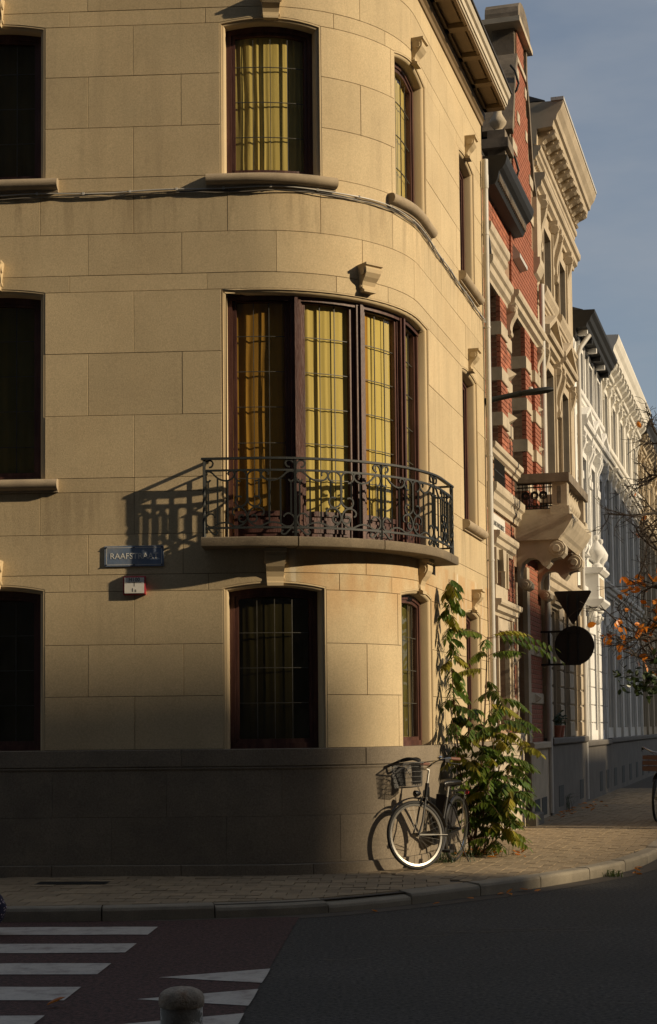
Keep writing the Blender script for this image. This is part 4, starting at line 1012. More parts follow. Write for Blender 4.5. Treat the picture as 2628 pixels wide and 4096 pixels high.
for t in (9.0, 11.08):
    part(bal, 'corner_pier', M['pale'], lambda mb: (mb.sbox(t, t + 0.24, 3.20, 3.60, 0.53, 0.75), mb.sbox(t - 0.03, t + 0.27, 3.12, 3.24, 0.50, 0.78)))
    part(bal, 'pier_panel', M['dirty'], lambda mb: mb.sbox(t - 0.003, t, 3.28, 3.54, 0.60, 0.66))
for k in range(7): part(bal, 'baluster', M['pale'], lambda mb: mb.lathe(baluster_prof(0.40, 0.075), F(9.45 + k * 0.24, 3.20, 0.65), 10), True)
gr = hobj('side_grille', bal, F(9.05, 3.2, 0.28))
for z in (3.215, 3.26, 3.54, 3.59): part(gr, 'grille_bar', M['black'], lambda mb: mb.tube([F(9.06, z, 0.0), F(9.06, z, 0.53)], 0.012, 4))
for k in range(10): part(gr, 'grille_bar', M['black'], lambda mb: mb.tube([F(9.06, 3.20, 0.03 + k * 0.052), F(9.06, 3.60, 0.03 + k * 0.052)], 0.008, 4))
for k in range(3):
    oc = 0.13 + k * 0.13
    for rr in (0.055, 0.035): part(gr, 'grille_ring', M['black'], lambda mb: mb.tube([F(9.055, 3.42 + rr * math.sin(j * math.pi / 8), oc + rr * math.cos(j * math.pi / 8)) for j in range(16)], 0.012, 4, closed=True))
    part(gr, 'grille_ring', M['black'], lambda mb: mb.tube([F(9.055, 3.565 + 0.02 * math.sin(j * math.pi / 5), oc + 0.02 * math.cos(j * math.pi / 5)) for j in range(10)], 0.004, 4, closed=True))
    part(gr, 'grille_ring', M['black'], lambda mb: mb.tube([F(9.055, 3.30 - 0.05 * math.sin(j * math.pi / 8), oc + 0.05 * math.cos(j * math.pi / 8)) for j in range(9)], 0.010, 4))
BRK = [(480, 1120), (1000, 1120), (1060, 1150), (1100, 1220), (1090, 1300), (1040, 1350), (960, 1360), (915, 1380), (900, 1420), (850, 1480), (800, 1440), (750, 1370), (690, 1345), (620, 1350), (550, 1410), (520, 1500), (515, 1600), (560, 1610), (620, 1620), (660, 1670), (655, 1730), (600, 1760), (540, 1745), (500, 1700), (480, 1650)]
BRK = [((x - 480) / 862, 2.745 - (y - 1120) / 862) for x, y in BRK]
for ta in (8.96, 11.06):
    bk = part(bal, 'scroll_bracket', M['pale'], lambda mb: mb.loft([[F(t, z, o) for o, z in BRK] for t in (ta, ta + 0.30)]))
    for (ox, zx, r1) in ((0.585, 2.605, 0.115), (0.13, 2.09, 0.075)):
        part(bk, 'volute', M['pale'], lambda mb: [mb.loft([[F(ta - e, zx + q * math.sin(j * math.pi / 8), ox + q * math.cos(j * math.pi / 8)) for j in range(16)] for e, q in ((0.0, r1 * s_), (0.02, r1 * s_ * 0.93))]) for s_ in (1.0,)] and mb.loft([[F(ta - e, zx + q * math.sin(j * math.pi / 8), ox + q * math.cos(j * math.pi / 8)) for j in range(16)] for e, q in ((0.02, r1 * 0.55), (0.045, r1 * 0.45))]))
for k in range(3): console(bal, M['dirty'], 9.3 + k * 0.75, 2.745, 0.14, 0.22, 0.60, 'modillion')
part(BH, 'window_grille', M['black'], lambda mb: [mb.tube([F(6.66 + k * 0.11, 3.28, 0.08), F(6.66 + k * 0.11, 3.62, 0.08)], 0.012, 4) for k in range(8)] and mb.tube([F(6.6, 3.45, 0.08), F(7.45, 3.45, 0.08)], 0.012, 4))
part(BH, 'rain_pipe', M['zinc'], lambda mb: mb.tube([F(11.40, z, 0.10) for z in (-1.4, 2.0, 4.0, 7.0, 7.25)] , 0.045, 10), True)
part(BH, 'hose', M['cable_black'], lambda mb: mb.tube([F(6.6, 7.0, 0.02), F(6.6, 6.4, 0.08), F(6.58, 6.1, 0.02)], 0.018, 6))

# ---------------------------------------------------------------- tan sandstone house
def dentils(H, m, t0, t1, z, n, h=0.07, d=0.05):
    part(H, 'dentil_row', m, lambda mb: [mb.sbox(t0 + (t1 - t0) * (k + 0.2) / n, t0 + (t1 - t0) * (k + 0.75) / n, z, z + h, -0.01, d) for k in range(n)])
SH = thing('sandstone_house', 'tan sandstone house with pedimented windows and heavy bracketed cornice', 'house', F(14, -1.45, 0))
s0, s1 = 11.48, 16.42
hl = [(12.02, 13.06, 4.05, 6.07), (14.08, 15.11, 4.05, 6.07), (12.05, 13.0, 7.35, 8.45), (14.03, 14.96, 7.35, 8.45), (12.15, 13.0, -0.1, 1.95), (13.55, 14.28, -1.3, 1.95), (15.0, 15.95, -0.1, 1.95)]
wall_part(SH, s0, s1, -1.5, 9.65, hl, M['sand2'], 0.0, 0.22)
for h in hl: hwin(SH, *h, M['frame_dark'], -0.18)
for (a, b, c, d) in hl[:4]: architrave(SH, M['sand2'], a, b, c, d, 0.15, 0.05)
for (a, b, c, d) in hl[:2]:
    moulding(SH, 'window_hood', M['sand2'], a - 0.36, b + 0.36, 6.32, 6.56, 0.20); pediment(SH, M['sand2'], a - 0.36, b + 0.36, 6.56, 0.36, 0.19)
    for tc in (a - 0.24, b + 0.24): console(SH, M['sand2'], tc, 6.33, 0.85, 0.17, 0.16)
    sill_box(SH, M['sand2'], a - 0.3, b + 0.3, 4.03, 0.16, 0.2)
for (a, b, c, d) in hl[2:4]:
    for tc in (a - 0.24, b + 0.24): console(SH, M['sand2'], tc, 8.86, 0.95, 0.17, 0.16)
    sill_box(SH, M['sand2'], a - 0.3, b + 0.3, 7.33, 0.14, 0.16)
moulding(SH, 'architrave_cornice', M['sand2'], s0, s1, 8.86, 9.16, 0.18); dentils(SH, M['sand2'], s0, s1, 9.30, 40); moulding(SH, 'bed_moulding', M['sand2'], s0, s1, 9.40, 9.62, 0.12)
moulding(SH, 'string_course', M['sand2'], s0, s1, 7.0, 7.16, 0.10); moulding(SH, 'string_course', M['sand2'], s0, s1, 3.6, 3.83, 0.14); moulding(SH, 'string_course', M['sand2'], s0, s1, 2.2, 2.55, 0.16)
for k in range(10): console(SH, M['sand2'], s0 + 0.25 + k * 0.494, 9.92, 0.28, 0.18, 0.34, 'modillion')
part(SH, 'cornice', M['sand2'], lambda mb: mb.prof(s0, s1, [(-0.3, 9.64), (0.05, 9.64), (0.06, 9.90), (0.32, 9.92), (0.34, 10.02), (0.38, 10.04), (0.40, 10.12), (0.46, 10.20), (0.50, 10.30), (0.50, 10.34), (-0.3, 10.36)]))
part(SH, 'gutter_edge', M['zinc'], lambda mb: mb.sbox(s0 - 0.02, s1 + 0.02, 10.345, 10.40, 0.30, 0.515))
part(SH, 'roof', M['slate'], lambda mb: mb.prof(s0, s1, [(0.2, 10.37), (-4, 12.0), (-8, 10.37)]))
for (a, b) in ((11.48, 12.1), (13.05, 13.5), (14.33, 14.95), (16.0, 16.42)):   # rusticated ground floor piers, block by block
    z = -0.2
    while z < 2.1:
        part(SH, 'pier_block', M['sand2'], lambda mb: mb.cbox(a, b, z, z + 0.275, -0.02, 0.075, 0.02)); z += 0.29
part(SH, 'plinth', M['grey_stone'], lambda mb: (mb.cbox(s0, s1, -1.5, -0.32, -0.02, 0.11, 0.02), mb.cbox(s0, s1, -0.31, -0.2, -0.02, 0.16, 0.02)))
for t in (12.3, 15.2): part(SH, 'cellar_window', M['black'], lambda mb: mb.sbox(t, t + 0.6, -1.35, -1.0, 0.111, 0.116))
moulding(SH, 'door_hood', M['sand2'], 12.0, 13.2, 1.98, 2.16, 0.22)
part(SH, 'rain_pipe', M['zinc'], lambda mb: mb.tube([F(16.40, z, 0.10) for z in (-1.4, 2.0, 5.0, 7.2)] + [F(16.46, 7.36, 0.14), F(16.60, 7.62, 0.30)], 0.045, 10), True)
# ---------------------------------------------------------------- white house with black eaves
WH = thing('white_house', 'white stucco house with black bracketed eaves and urns over the door', 'house', F(18.7, -1.45, 0))
w0, w1 = 16.44, 21.0
hl = [(17.0, 17.72, 6.62, 7.50), (18.62, 19.42, 6.62, 7.54), (20.15, 20.9, 6.62, 7.54), (17.05, 17.85, 3.6, 5.35), (18.6, 19.42, 3.6, 5.35), (20.1, 20.88, 3.6, 5.35), (17.2, 17.75, -1.2, 2.0), (18.7, 19.4, -0.1, 1.9), (20.1, 20.8, -0.1, 1.9)]
wall_part(WH, w0, w1, -1.5, 7.72, hl, M['white'], 0.0, 0.22)
for h in hl: hwin(WH, *h, M['frame_white'], -0.17)
for (a, b, c, d) in hl[:3]: architrave(WH, M['white'], a, b, c, d, 0.10, 0.035)
moulding(WH, 'string_course', M['white'], w0, w1, 6.35, 6.58, 0.12)
for (a, b, c, d) in hl[3:6]:
    architrave(WH, M['white'], a, b, c, d, 0.12, 0.05); moulding(WH, 'window_hood', M['white'], a - 0.3, b + 0.3, 5.72, 6.0, 0.22); pediment(WH, M['white'], a - 0.3, b + 0.3, 6.0, 0.28, 0.2)
    for tc in (a - 0.2, b + 0.2): console(WH, M['white'], tc, 5.74, 0.7, 0.16, 0.17); 
    for tc in (a - 0.2, b + 0.2): part(WH, 'pilaster', M['white'], lambda mb: (mb.sbox(tc - 0.1, tc + 0.1, 3.6, 4.85, -0.01, 0.06), mb.sbox(tc - 0.13, tc + 0.13, 4.85, 5.0, -0.01, 0.10)))
    sill_box(WH, M['white'], a - 0.25, b + 0.25, 3.58, 0.14, 0.18)
moulding(WH, 'string_course', M['white'], w0, w1, 2.35, 2.7, 0.14)
for (a, b) in ((16.5, 17.1), (17.85, 18.6), (19.5, 20.0), (20.85, 21.0)):
    z = -0.3
    while z < 2.2:
        part(WH, 'pier_block', M['white'], lambda mb: mb.cbox(a, b, z, z + 0.345, -0.02, 0.05, 0.012)); z += 0.36
part(WH, 'eaves', M['black'], lambda mb: mb.prof(w0 - 0.02, w1, [(-0.02, 7.58), (0.05, 7.60), (0.06, 7.74), (0.26, 7.76), (0.28, 7.84), (0.33, 7.88), (0.36, 7.96), (0.42, 8.02), (0.43, 8.08), (-0.3, 8.10)]))
for k in range(6): part(WH, 'eaves_bracket', M['black'] if k % 2 else M['white'], lambda mb: mb.sbox(w0 + 0.25 + k * 0.8, w0 + 0.37 + k * 0.8, 7.66, 7.755, 0.05, 0.25))
part(WH, 'roof', M['slate'], lambda mb: mb.prof(w0, w1, [(0.2, 8.1), (-4, 9.5), (-8, 8.1)]))
part(WH, 'plinth', M['grey_stone'], lambda mb: (mb.cbox(w0, w1, -1.5, -0.42, -0.02, 0.10, 0.02), mb.cbox(w0, w1, -0.41, -0.3, -0.02, 0.15, 0.02)))
for t in (18.7, 20.0): part(WH, 'cellar_window', M['black'], lambda mb: mb.sbox(t, t + 0.5, -1.35, -0.95, 0.101, 0.106))
por = hobj('porch_parapet', WH, F(17.5, 2.3, 0.2))
part(por, 'parapet', M['white'], lambda mb: (mb.cbox(16.95, 18.05, 2.45, 2.98, -0.02, 0.34, 0.01), mb.prof(16.88, 18.12, [(-0.01, 2.98), (0.38, 2.98), (0.44, 3.04), (0.44, 3.08), (-0.01, 3.10)]), mb.prof(16.88, 18.12, [(-0.01, 2.30), (0.34, 2.33), (0.44, 2.42), (0.44, 2.47), (-0.01, 2.47)])))
part(por, 'parapet_panel', M['sand2'], lambda mb: mb.sbox(17.15, 17.85, 2.55, 2.90, 0.34, 0.352))
for t in (17.1, 17.85):
    part(por, 'urn', M['white'], lambda mb: mb.lathe([(0.10, 0), (0.10, 0.05), (0.05, 0.09), (0.06, 0.14), (0.13, 0.22), (0.15, 0.32), (0.13, 0.36), (0.08, 0.45), (0.045, 0.50), (0.03, 0.53), (0.055, 0.58), (0.05, 0.63), (0.01, 0.65)], F(t, 3.10, 0.30), 12), True)
    part(por, 'carved_head', M['white'], lambda mb: (mb.ball(F(t + 0.05, 2.16, 0.20), 0.11, 10, 8, (0.85, 1.0, 1.35)), mb.ball(F(t + 0.05, 2.28, 0.22), 0.10, 8, 6, (1.2, 1.1, 0.55)), mb.ball(F(t + 0.03, 2.14, 0.305), 0.028, 6, 4, (1, 1, 1.6))), True)
# ---------------------------------------------------------------- long cream-white house, tan house and one beyond
def terrace(label, t0, t1, m, trim, zc, cd, rows, nb, eav, name='terrace_house', bigb=True):
    H = thing(name, label, 'house', F((t0 + t1) / 2, -1.45, 0)); hl = []
    bay = (t1 - t0) / nb
    for (z0, z1) in rows:
        for k in range(nb): hl.append((t0 + bay * (k + 0.5) - 0.42, t0 + bay * (k + 0.5) + 0.42, z0, z1))
    wall_part(H, t0, t1, -1.5, zc - 0.25, hl, m, 0.0, 0.22)
    for h in hl:
        hwin(H, *h, M['frame_white'], -0.17); architrave(H, trim, *h, 0.12, 0.05)
    for j, (z0, z1) in enumerate(rows):
        if 0 < j: moulding(H, 'string_course', trim, t0, t1, z0 - 0.42, z0 - 0.15, 0.16)
        if 0 < j:
            for k in range(nb):
                tc = t0 + bay * (k + 0.5); moulding(H, 'window_hood', trim, tc - 0.65, tc + 0.65, z1 + 0.22, z1 + 0.42, 0.2)
                for s in (-1, 1): console(H, trim, tc + s * 0.53, z1 + 0.23, 0.5, 0.14, 0.15)
    for k in range(nb + 1): part(H, 'pilaster', trim, lambda mb: (mb.sbox(max(t0, t0 + bay * k - 0.16), min(t1, t0 + bay * k + 0.16), -0.3, zc - 0.5, -0.01, 0.06), mb.sbox(max(t0, t0 + bay * k - 0.2), min(t1, t0 + bay * k + 0.2), zc - 0.62, zc - 0.5, -0.01, 0.10)))
    nB = nb * 3
    for k in range(nB): console(H, trim, t0 + (t1 - t0) * (k + 0.5) / nB, zc, 0.55, 0.2, cd * 0.72)
    part(H, 'cornice', eav, lambda mb: mb.prof(t0, t1, [(-0.3, zc - 0.3), (0.04, zc - 0.3), (0.06, zc - 0.02), (cd * 0.72, zc), (cd * 0.78, zc + 0.12), (cd * 0.9, zc + 0.2), (cd, zc + 0.32), (cd, zc + 0.37), (-0.3, zc + 0.4)]))
    part(H, 'roof', M['slate'], lambda mb: mb.prof(t0, t1, [(0.1, zc + 0.4), (-4, zc + 2), (-8, zc + 0.4)]))
    part(H, 'plinth', M['grey_stone'], lambda mb: (mb.cbox(t0, t1, -1.5, -0.4, -0.02, 0.10, 0.02), mb.cbox(t0, t1, -0.39, -0.28, -0.02, 0.15, 0.02)))
    for k in range(nb): part(H, 'cellar_window', M['black'], lambda mb: mb.sbox(t0 + bay * (k + 0.5) - 0.3, t0 + bay * (k + 0.5) + 0.3, -1.35, -0.95, 0.101, 0.106))
    return H
terrace('long cream white house with scroll bracketed cornice beyond the black eaves', 21.02, 30.38, M['whiteb'], M['whiteb'], 8.30, 0.46, [(-0.05, 2.1), (3.3, 5.6), (6.45, 7.55)], 5, M['whiteb'])
terrace('ochre stone house with dark cornice at the far right behind the branches', 30.40, 38.5, M['tan'], M['tan'], 8.15, 0.46, [(-0.05, 2.1), (3.2, 5.4), (6.2, 7.4)], 4, M['black'])
terrace('last pale house at the right picture edge down the street', 38.52, 62.0, M['whiteb'], M['tan'], 8.4, 0.4, [(-0.05, 2.1), (3.2, 5.4), (6.2, 7.4)], 9, M['whiteb'])
# flower pots on the sandstone house's ledge
for k, (t, nm) in enumerate(((12.45, 'left'), (12.85, 'right'))):
    p = thing('flower_pot', 'small red flower pot with leaves on the window ledge, %s of the pair' % nm, 'flower pot', F(t, -0.2, 0.08), 'flower pots on the ledge')
    mb = MB(); mb.lathe([(0.07, 0), (0.10, 0.17), (0.105, 0.17), (0.105, 0.2), (0.09, 0.2)], F(t, -0.195, 0.06), 12); mb.build('pot', M['brick_mass'], p, smooth=True)
    mb = MB()
    for j in range(60):
        c = F(t, 0.02, 0.06) + Vector((random.gauss(0, 0.07), random.gauss(0, 0.07), abs(random.gauss(0.08, 0.07)))); a = random.uniform(0, 6.28); r = 0.04
        d = Vector((math.cos(a), math.sin(a), random.uniform(-0.4, 0.6))).normalized() * r; e = d.orthogonal().normalized() * r * 0.5
        mb.quad(c - d, c + e, c + d, c - e)
    mb.build("foliage", M["leaf_dark"], p)
# ================================================================= bicycles
M['tyre'] = mat('black_rubber', (0.012, 0.012, 0.012), 0.7, 0.2, 20, 0.2, 90)
M['chrome'] = mat('bright_rim_metal', (0.62, 0.60, 0.55), 0.22, 0.08, 12, 0.0, metal=1.0)
M['steel'] = mat('dull_steel', (0.16, 0.155, 0.14), 0.35, 0.15, 12, 0.0, metal=0.9)
M['spoke'] = mat('spoke_steel', (0.10, 0.095, 0.085), 0.4, 0.2, 12, 0.0, metal=0.5)
M['frame_paint'] = mat('black_bicycle_paint', (0.010, 0.010, 0.011), 0.25, 0.15, 12, 0.0)
M['saddle'] = mat('black_saddle_leather', (0.014, 0.013, 0.012), 0.35, 0.2, 15, 0.15, 120)
M['grip'] = mat('brown_leather_grip', (0.16, 0.055, 0.028), 0.6, 0.2, 15, 0.2, 120)
M['wicker'] = mat('black_wire_basket', (0.012, 0.012, 0.012), 0.5, 0.2, 15, 0.1)
M['crate'] = mat('faded_red_crate', (0.13, 0.07, 0.06), 0.6, 0.2, 8, 0.1)
M['canvas'] = mat('dark_pannier_canvas', (0.016, 0.015, 0.018), 0.85, 0.25, 12, 0.3, 120)
def rootbike(name, label, loc, rotz, lean):
    b = thing(name, label, 'bicycle', loc); b.rotation_euler = (lean, 0, rotz); return b
def bpart(name, m, parent, fn, smooth=True, loc=None, rot=None):
    mb = MB(); fn(mb); o = mb.build(name, m, parent, smooth=smooth, local=True)
    if loc is not None: o.location = loc
    if rot is not None: o.rotation_mode = 'QUATERNION'; o.rotation_quaternion = rot
    return o
def wheel(parent, c, q, R=0.352):
    w = bpy.data.objects.new('wheel', None); COL.objects.link(w); w.parent = parent; w.location = c; w.rotation_mode = 'QUATERNION'; w.rotation_quaternion = q; w.empty_display_size = 0.1
    cir = lambda r, y, n=40: [Vector((r * math.cos(2 * math.pi * k / n), y, r * math.sin(2 * math.pi * k / n))) for k in range(n)]
    bpart('tyre', M['tyre'], w, lambda mb: mb.tube(cir(R - 0.019, 0), 0.019, 8, closed=True))
    bpart('rim', M['chrome'], w, lambda mb: mb.loft([[p for p in r] for r in zip(cir(R - 0.034, 0.012), cir(R - 0.056, 0.010), cir(R - 0.060, 0), cir(R - 0.056, -0.010), cir(R - 0.034, -0.012))], True, False, True))
    bpart('hub', M['steel'], w, lambda mb: mb.tube([Vector((0, -0.05, 0)), Vector((0, -0.03, 0)), Vector((0, 0.03, 0)), Vector((0, 0.05, 0))], [0.012, 0.022, 0.022, 0.012], 8))
    for k in range(28):
        a = 2 * math.pi * k / 28; b = a + (0.45 if k % 2 else -0.45); s = 0.028 if (k // 2) % 2 else -0.028
        bpart('spoke', M['spoke'], w, lambda mb: mb.tube([Vector((0.02 * math.cos(b), s, 0.02 * math.sin(b))), Vector((math.cos(a) * (R - 0.058), 0, math.sin(a) * (R - 0.058)))], 0.0010, 3), False)
    return w
def bicycle(label, loc, rotz, lean, steer, front):
    B = rootbike('bicycle', label, loc, rotz, lean)
    V = Vector; I = Quaternion()
    rh, fh, bb = V((0, 0, 0.352)), V((1.08, 0, 0.352)), V((0.46, 0, 0.29))
    wheel(B, rh, I)
    st_top, ht, hb = V((0.29, 0, 0.70)), V((0.885, 0, 0.87)), V((0.935, 0, 0.68))
    fr = bpart('frame', M['frame_paint'], B, lambda mb: (mb.tube([bb, st_top], 0.0155, 8), mb.tube([ht + (hb - ht) * 0.85, V((0.72, 0, 0.42)), bb], 0.018, 8), mb.tube([ht + (hb - ht) * 0.35, V((0.66, 0, 0.52)), V((0.50, 0, 0.40)), bb + (st_top - bb) * 0.28], 0.016, 8),
        mb.tube([ht, hb], 0.021, 8), *[mb.tube([bb + V((0, 0, 0)), V((0.2, s * 0.05, 0.33)), rh + V((0, s * 0.06, 0))], 0.010, 6) for s in (-1, 1)], *[mb.tube([st_top, V((0.2, s * 0.05, 0.58)), rh + V((0, s * 0.06, 0))], 0.0085, 6) for s in (-1, 1)]))
    bpart('seat_post', M['chrome'], B, lambda mb: mb.tube([st_top, V((0.255, 0, 0.81))], 0.0125, 8))
    def saddle(mb):
        for r in [[(-0.13, 0.10, 0.0), (-0.08, 0.115, 0.02), (-0.02, 0.085, 0.015), (0.06, 0.035, 0.01), (0.13, 0.02, 0.0), (0.145, 0.012, -0.012)]]:
            rings = []
            for x, w, z in r: rings.append([V((0.25 + x, w * math.cos(a), 0.85 + z + (0.022 if math.sin(a) > 0 else 0.045) * math.sin(a))) for a in [2 * math.pi * k / 12 for k in range(12)]])
            mb.loft(rings)
    bpart('saddle', M['saddle'], B, saddle)
    bpart('saddle_spring', M['steel'], B, lambda mb: [mb.tube([V((0.17 + 0.014 * math.cos(k * 0.9), s * 0.06 + 0.014 * math.sin(k * 0.9), 0.775 + k * 0.0022)) for k in range(24)], 0.003, 4) for s in (-1, 1)] and None)
    cr = bpart('crank', M['steel'], B, lambda mb: (mb.tube([bb + V((0, -0.06, 0)), bb + V((0, 0.06, 0))], 0.018, 8), mb.tube([bb + V((0, 0.065, 0)), bb + V((0.10, 0.07, -0.13))], 0.010, 6), mb.tube([bb + V((0, -0.065, 0)), bb + V((-0.10, -0.07, 0.13))], 0.010, 6)))
    for s, x, z in ((1, 0.10, -0.13), (-1, -0.10, 0.13)): bpart('pedal', M['tyre'], B, lambda mb: mb.box(bb + V((x, s * 0.125, z)), 0.09, 0.09, 0.025), False)
    bpart('chain_case', M['frame_paint'], B, lambda mb: mb.loft([[V((x, y, 0.33 + z)) for x, z in ((-0.06, -0.05), (0.0, -0.075), (0.46, -0.13), (0.54, -0.09), (0.56, -0.03), (0.52, 0.04), (0.44, 0.06), (0.0, 0.06), (-0.07, 0.02))] for y in (-0.055, -0.085)]))
    arc = lambda c, r, a0, a1, n, y=0: [V((c.x + r * math.cos(a0 + (a1 - a0) * k / n), y, c.z + r * math.sin(a0 + (a1 - a0) * k / n))) for k in range(n + 1)]
    def guard(c, a0, a1):
        def fn(mb):
            rings = []
            for p in arc(c, 1.0, a0, a1, 18):
                d = V((p.x - c.x, 0, p.z - c.z)); rings.append([V((c.x, y, c.z)) + d * rr for y, rr in ((-0.03, 0.372), (-0.017, 0.384), (0.017, 0.384), (0.03, 0.372), (0.017, 0.380), (-0.017, 0.380))])
            mb.loft(rings)
        return fn
    bpart('rear_mudguard', M['frame_paint'], B, guard(rh, 0.15, 3.4))
    bpart('rear_stay', M['steel'], B, lambda mb: [mb.tube([rh + V((0, s * 0.06, 0)), rh + V((-0.37, s * 0.03, 0.06))], 0.003, 4) for s in (-1, 1)] and None)
    bpart('carrier', M['frame_paint'], B, lambda mb: ([mb.tube([V((0.22, s * 0.055, 0.76)), V((-0.25, s * 0.055, 0.76)), V((-0.28, s * 0.03, 0.74))], 0.005, 5) for s in (-1, 0, 1)], [mb.tube([V((-0.1, s * 0.055, 0.76)), rh + V((0, s * 0.06, 0))], 0.005, 5) for s in (-1, 1)], mb.tube([V((-0.2, -0.055, 0.76)), V((-0.2, 0.055, 0.76))], 0.005, 5)))
    bpart('rear_reflector', M['red'], B, lambda mb: mb.lathe([(0.0, 0), (0.028, 0), (0.028, 0.02), (0.0, 0.025)], V((-0.30, 0, 0.735)), 10, M=Matrix.Rotation(-math.pi / 2, 3, 'Y')))
    bpart('kickstand', M['steel'], B, lambda mb: mb.tube([V((0.10, 0.05, 0.30)), V((0.02, 0.17, 0.01))], 0.008, 6))
    for s in ((-1,) if front != 'crate' else ()):
        bpart('pannier', M['canvas'], B, lambda mb: mb.loft([[V((x, s * y, z)) for x, z in ((-0.20, 0.42), (-0.23, 0.70), (0.13, 0.72), (0.15, 0.44), (0.10, 0.36), (-0.15, 0.36))] for y in (0.07, 0.10, 0.16, 0.185)]))
    # steered assembly, built round the steering axis
    ax = (hb - ht).normalized(); piv = hb
    Q = Quaternion(-ax, steer)
    S_ = bpy.data.objects.new('front_fork', None); COL.objects.link(S_); S_.parent = B; S_.location = piv; S_.rotation_mode = 'QUATERNION'; S_.rotation_quaternion = Q; S_.empty_display_size = 0.1
    L = lambda p: p - piv
    wheel(S_, L(fh), I)
    bpart('fork_blade', M['frame_paint'], S_, lambda mb: ([mb.tube([L(hb + V((0.005, s * 0.02, 0.02))), L(V((0.955, s * 0.045, 0.70))), L(V((1.02, s * 0.052, 0.48))), L(fh + V((0, s * 0.055, 0)))], 0.011, 6) for s in (-1, 1)], mb.tube([L(V((0.94, -0.05, 0.715))), L(V((0.94, 0.05, 0.715)))], 0.016, 6)))
    bpart('front_mudguard', M['frame_paint'], S_, lambda mb: guard(V((L(fh).x, 0, L(fh).z)), 0.75, 3.0)(mb))
    bpart('front_stay', M['chrome'], S_, lambda mb: [mb.tube([L(fh) + V((0, s * 0.06, 0)), L(fh) + V((-0.37, s * 0.03, -0.02))], 0.004, 4) for s in (-1, 1)] and None)
    bpart('stem', M['chrome'], S_, lambda mb: (mb.tube([L(ht), L(ht - ax * 0.14)], 0.0125, 8), mb.tube([L(ht - ax * 0.14), L(ht - ax * 0.15 + V((0.05, 0, 0.01)))], 0.014, 8)))
    hc = L(ht - ax * 0.15 + V((0.05, 0, 0.01)))
    bar = smooth_path([hc + V((-0.24, -0.28, 0.06)), hc + V((-0.10, -0.29, 0.07)), hc + V((0.0, -0.22, 0.055)), hc + V((0.02, -0.10, 0.01)), hc, hc + V((0.02, 0.10, 0.01)), hc + V((0.0, 0.22, 0.055)), hc + V((-0.10, 0.29, 0.07)), hc + V((-0.24, 0.28, 0.06))], 4)
    bpart('handlebar', M['chrome'], S_, lambda mb: mb.tube(bar, 0.011, 8))
    for s in (-1, 1):
        bpart('grip', M['grip'], S_, lambda mb: mb.tube([hc + V((-0.13, s * 0.289, 0.069)), hc + V((-0.25, s * 0.279, 0.059))], 0.0165, 8))
        bpart('brake_lever', M['tyre'], S_, lambda mb: (mb.box(hc + V((-0.08, s * 0.285, 0.055)), 0.05, 0.03, 0.035), mb.tube([hc + V((-0.06, s * 0.29, 0.045)), hc + V((-0.12, s * 0.31, 0.02)), hc + V((-0.22, s * 0.32, 0.005))], 0.006, 5)))
    bpart('bell', M['chrome'], S_, lambda mb: mb.ball(hc + V((-0.03, 0.24, 0.09)), 0.028, 10, 6, (1, 1, 0.7)))
    bpart('head_lamp', M['frame_paint'], S_, lambda mb: mb.lathe([(0.02, -0.03), (0.033, 0), (0.036, 0.03), (0.03, 0.035)], L(V((1.02, 0, 0.77))), 10, M=Matrix.Rotation(math.pi / 2, 3, 'Y')))
    bpart('front_brake', M['chrome'], S_, lambda mb: [mb.tube([L(V((0.97, s * 0.012, 0.735))), L(V((0.985, s * 0.035, 0.72))), L(V((1.0, s * 0.025, 0.675)))], 0.008, 5) for s in (-1, 1)] and None)
    bpart('brake_cable', M['tyre'], S_, lambda mb: [mb.tube(smooth_path([hc + V((-0.06, s * 0.28, 0.05)), hc + V((0.12, s * 0.2, 0.05)), hc + V((0.16, s * 0.05, -0.05)), L(V((0.97, 0, 0.76)))], 5), 0.003, 4) for s in (-1, 1)] and None)
    if front == 'basket':
        K = bpy.data.objects.new('basket', None); COL.objects.link(K); K.parent = S_; K.location = L(V((1.12, 0, 0.84))); K.empty_display_size = 0.1
        def ring(z): u = (z + 0.0) / 0.24; return [V((sx_ * (0.10 + 0.022 * u), sy * (0.10 + 0.03 * u), z)) for sx_, sy in ((-1, -1), (0, -1.06), (1, -1), (1.05, 0), (1, 1), (0, 1.06), (-1, 1), (-1.05, 0))]
        for z in (0.0, 0.05, 0.10, 0.15, 0.20): bpart('basket_hoop', M['wicker'], K, lambda mb: mb.tube(ring(z), 0.003, 4, closed=True), False)
        bpart('basket_rim', M['wicker'], K, lambda mb: mb.tube(ring(0.24), 0.008, 5, closed=True), False)
        n = 64
        def mesh(mb):
            r0, r1 = ring(0), ring(0.24)
            for k in range(n):
                u = k / n * 8; i = int(u) % 8; f = u - int(u); a = r0[i].lerp(r0[(i + 1) % 8], f); b = r1[i].lerp(r1[(i + 1) % 8], f); mb.tube([a, b], 0.0022, 3)
            for k in range(9): y = -0.10 + 0.20 * k / 8; mb.tube([V((-0.1, y, 0)), V((0.1, y, 0))], 0.0022, 3)
        bpart('basket_mesh', M['wicker'], K, mesh, False)['kind'] = 'stuff'
        bpart('basket_liner', M['canvas'], K, lambda mb: (mb.box(V((-0.112, 0, 0.13)), 0.012, 0.16, 0.20), mb.box(V((0.0, -0.115, 0.12)), 0.09, 0.012, 0.2)), False)
        bpart('chain_lock', M['tyre'], K, lambda mb: mb.tube(smooth_path([V((0.1, -0.1, 0.25)), V((0.02, 0.05, 0.29)), V((-0.08, 0.12, 0.26)), V((-0.12, 0.0, 0.29)), V((-0.02, -0.12, 0.28)), V((0.1, 0.02, 0.27))], 5), 0.014, 6))
    else:
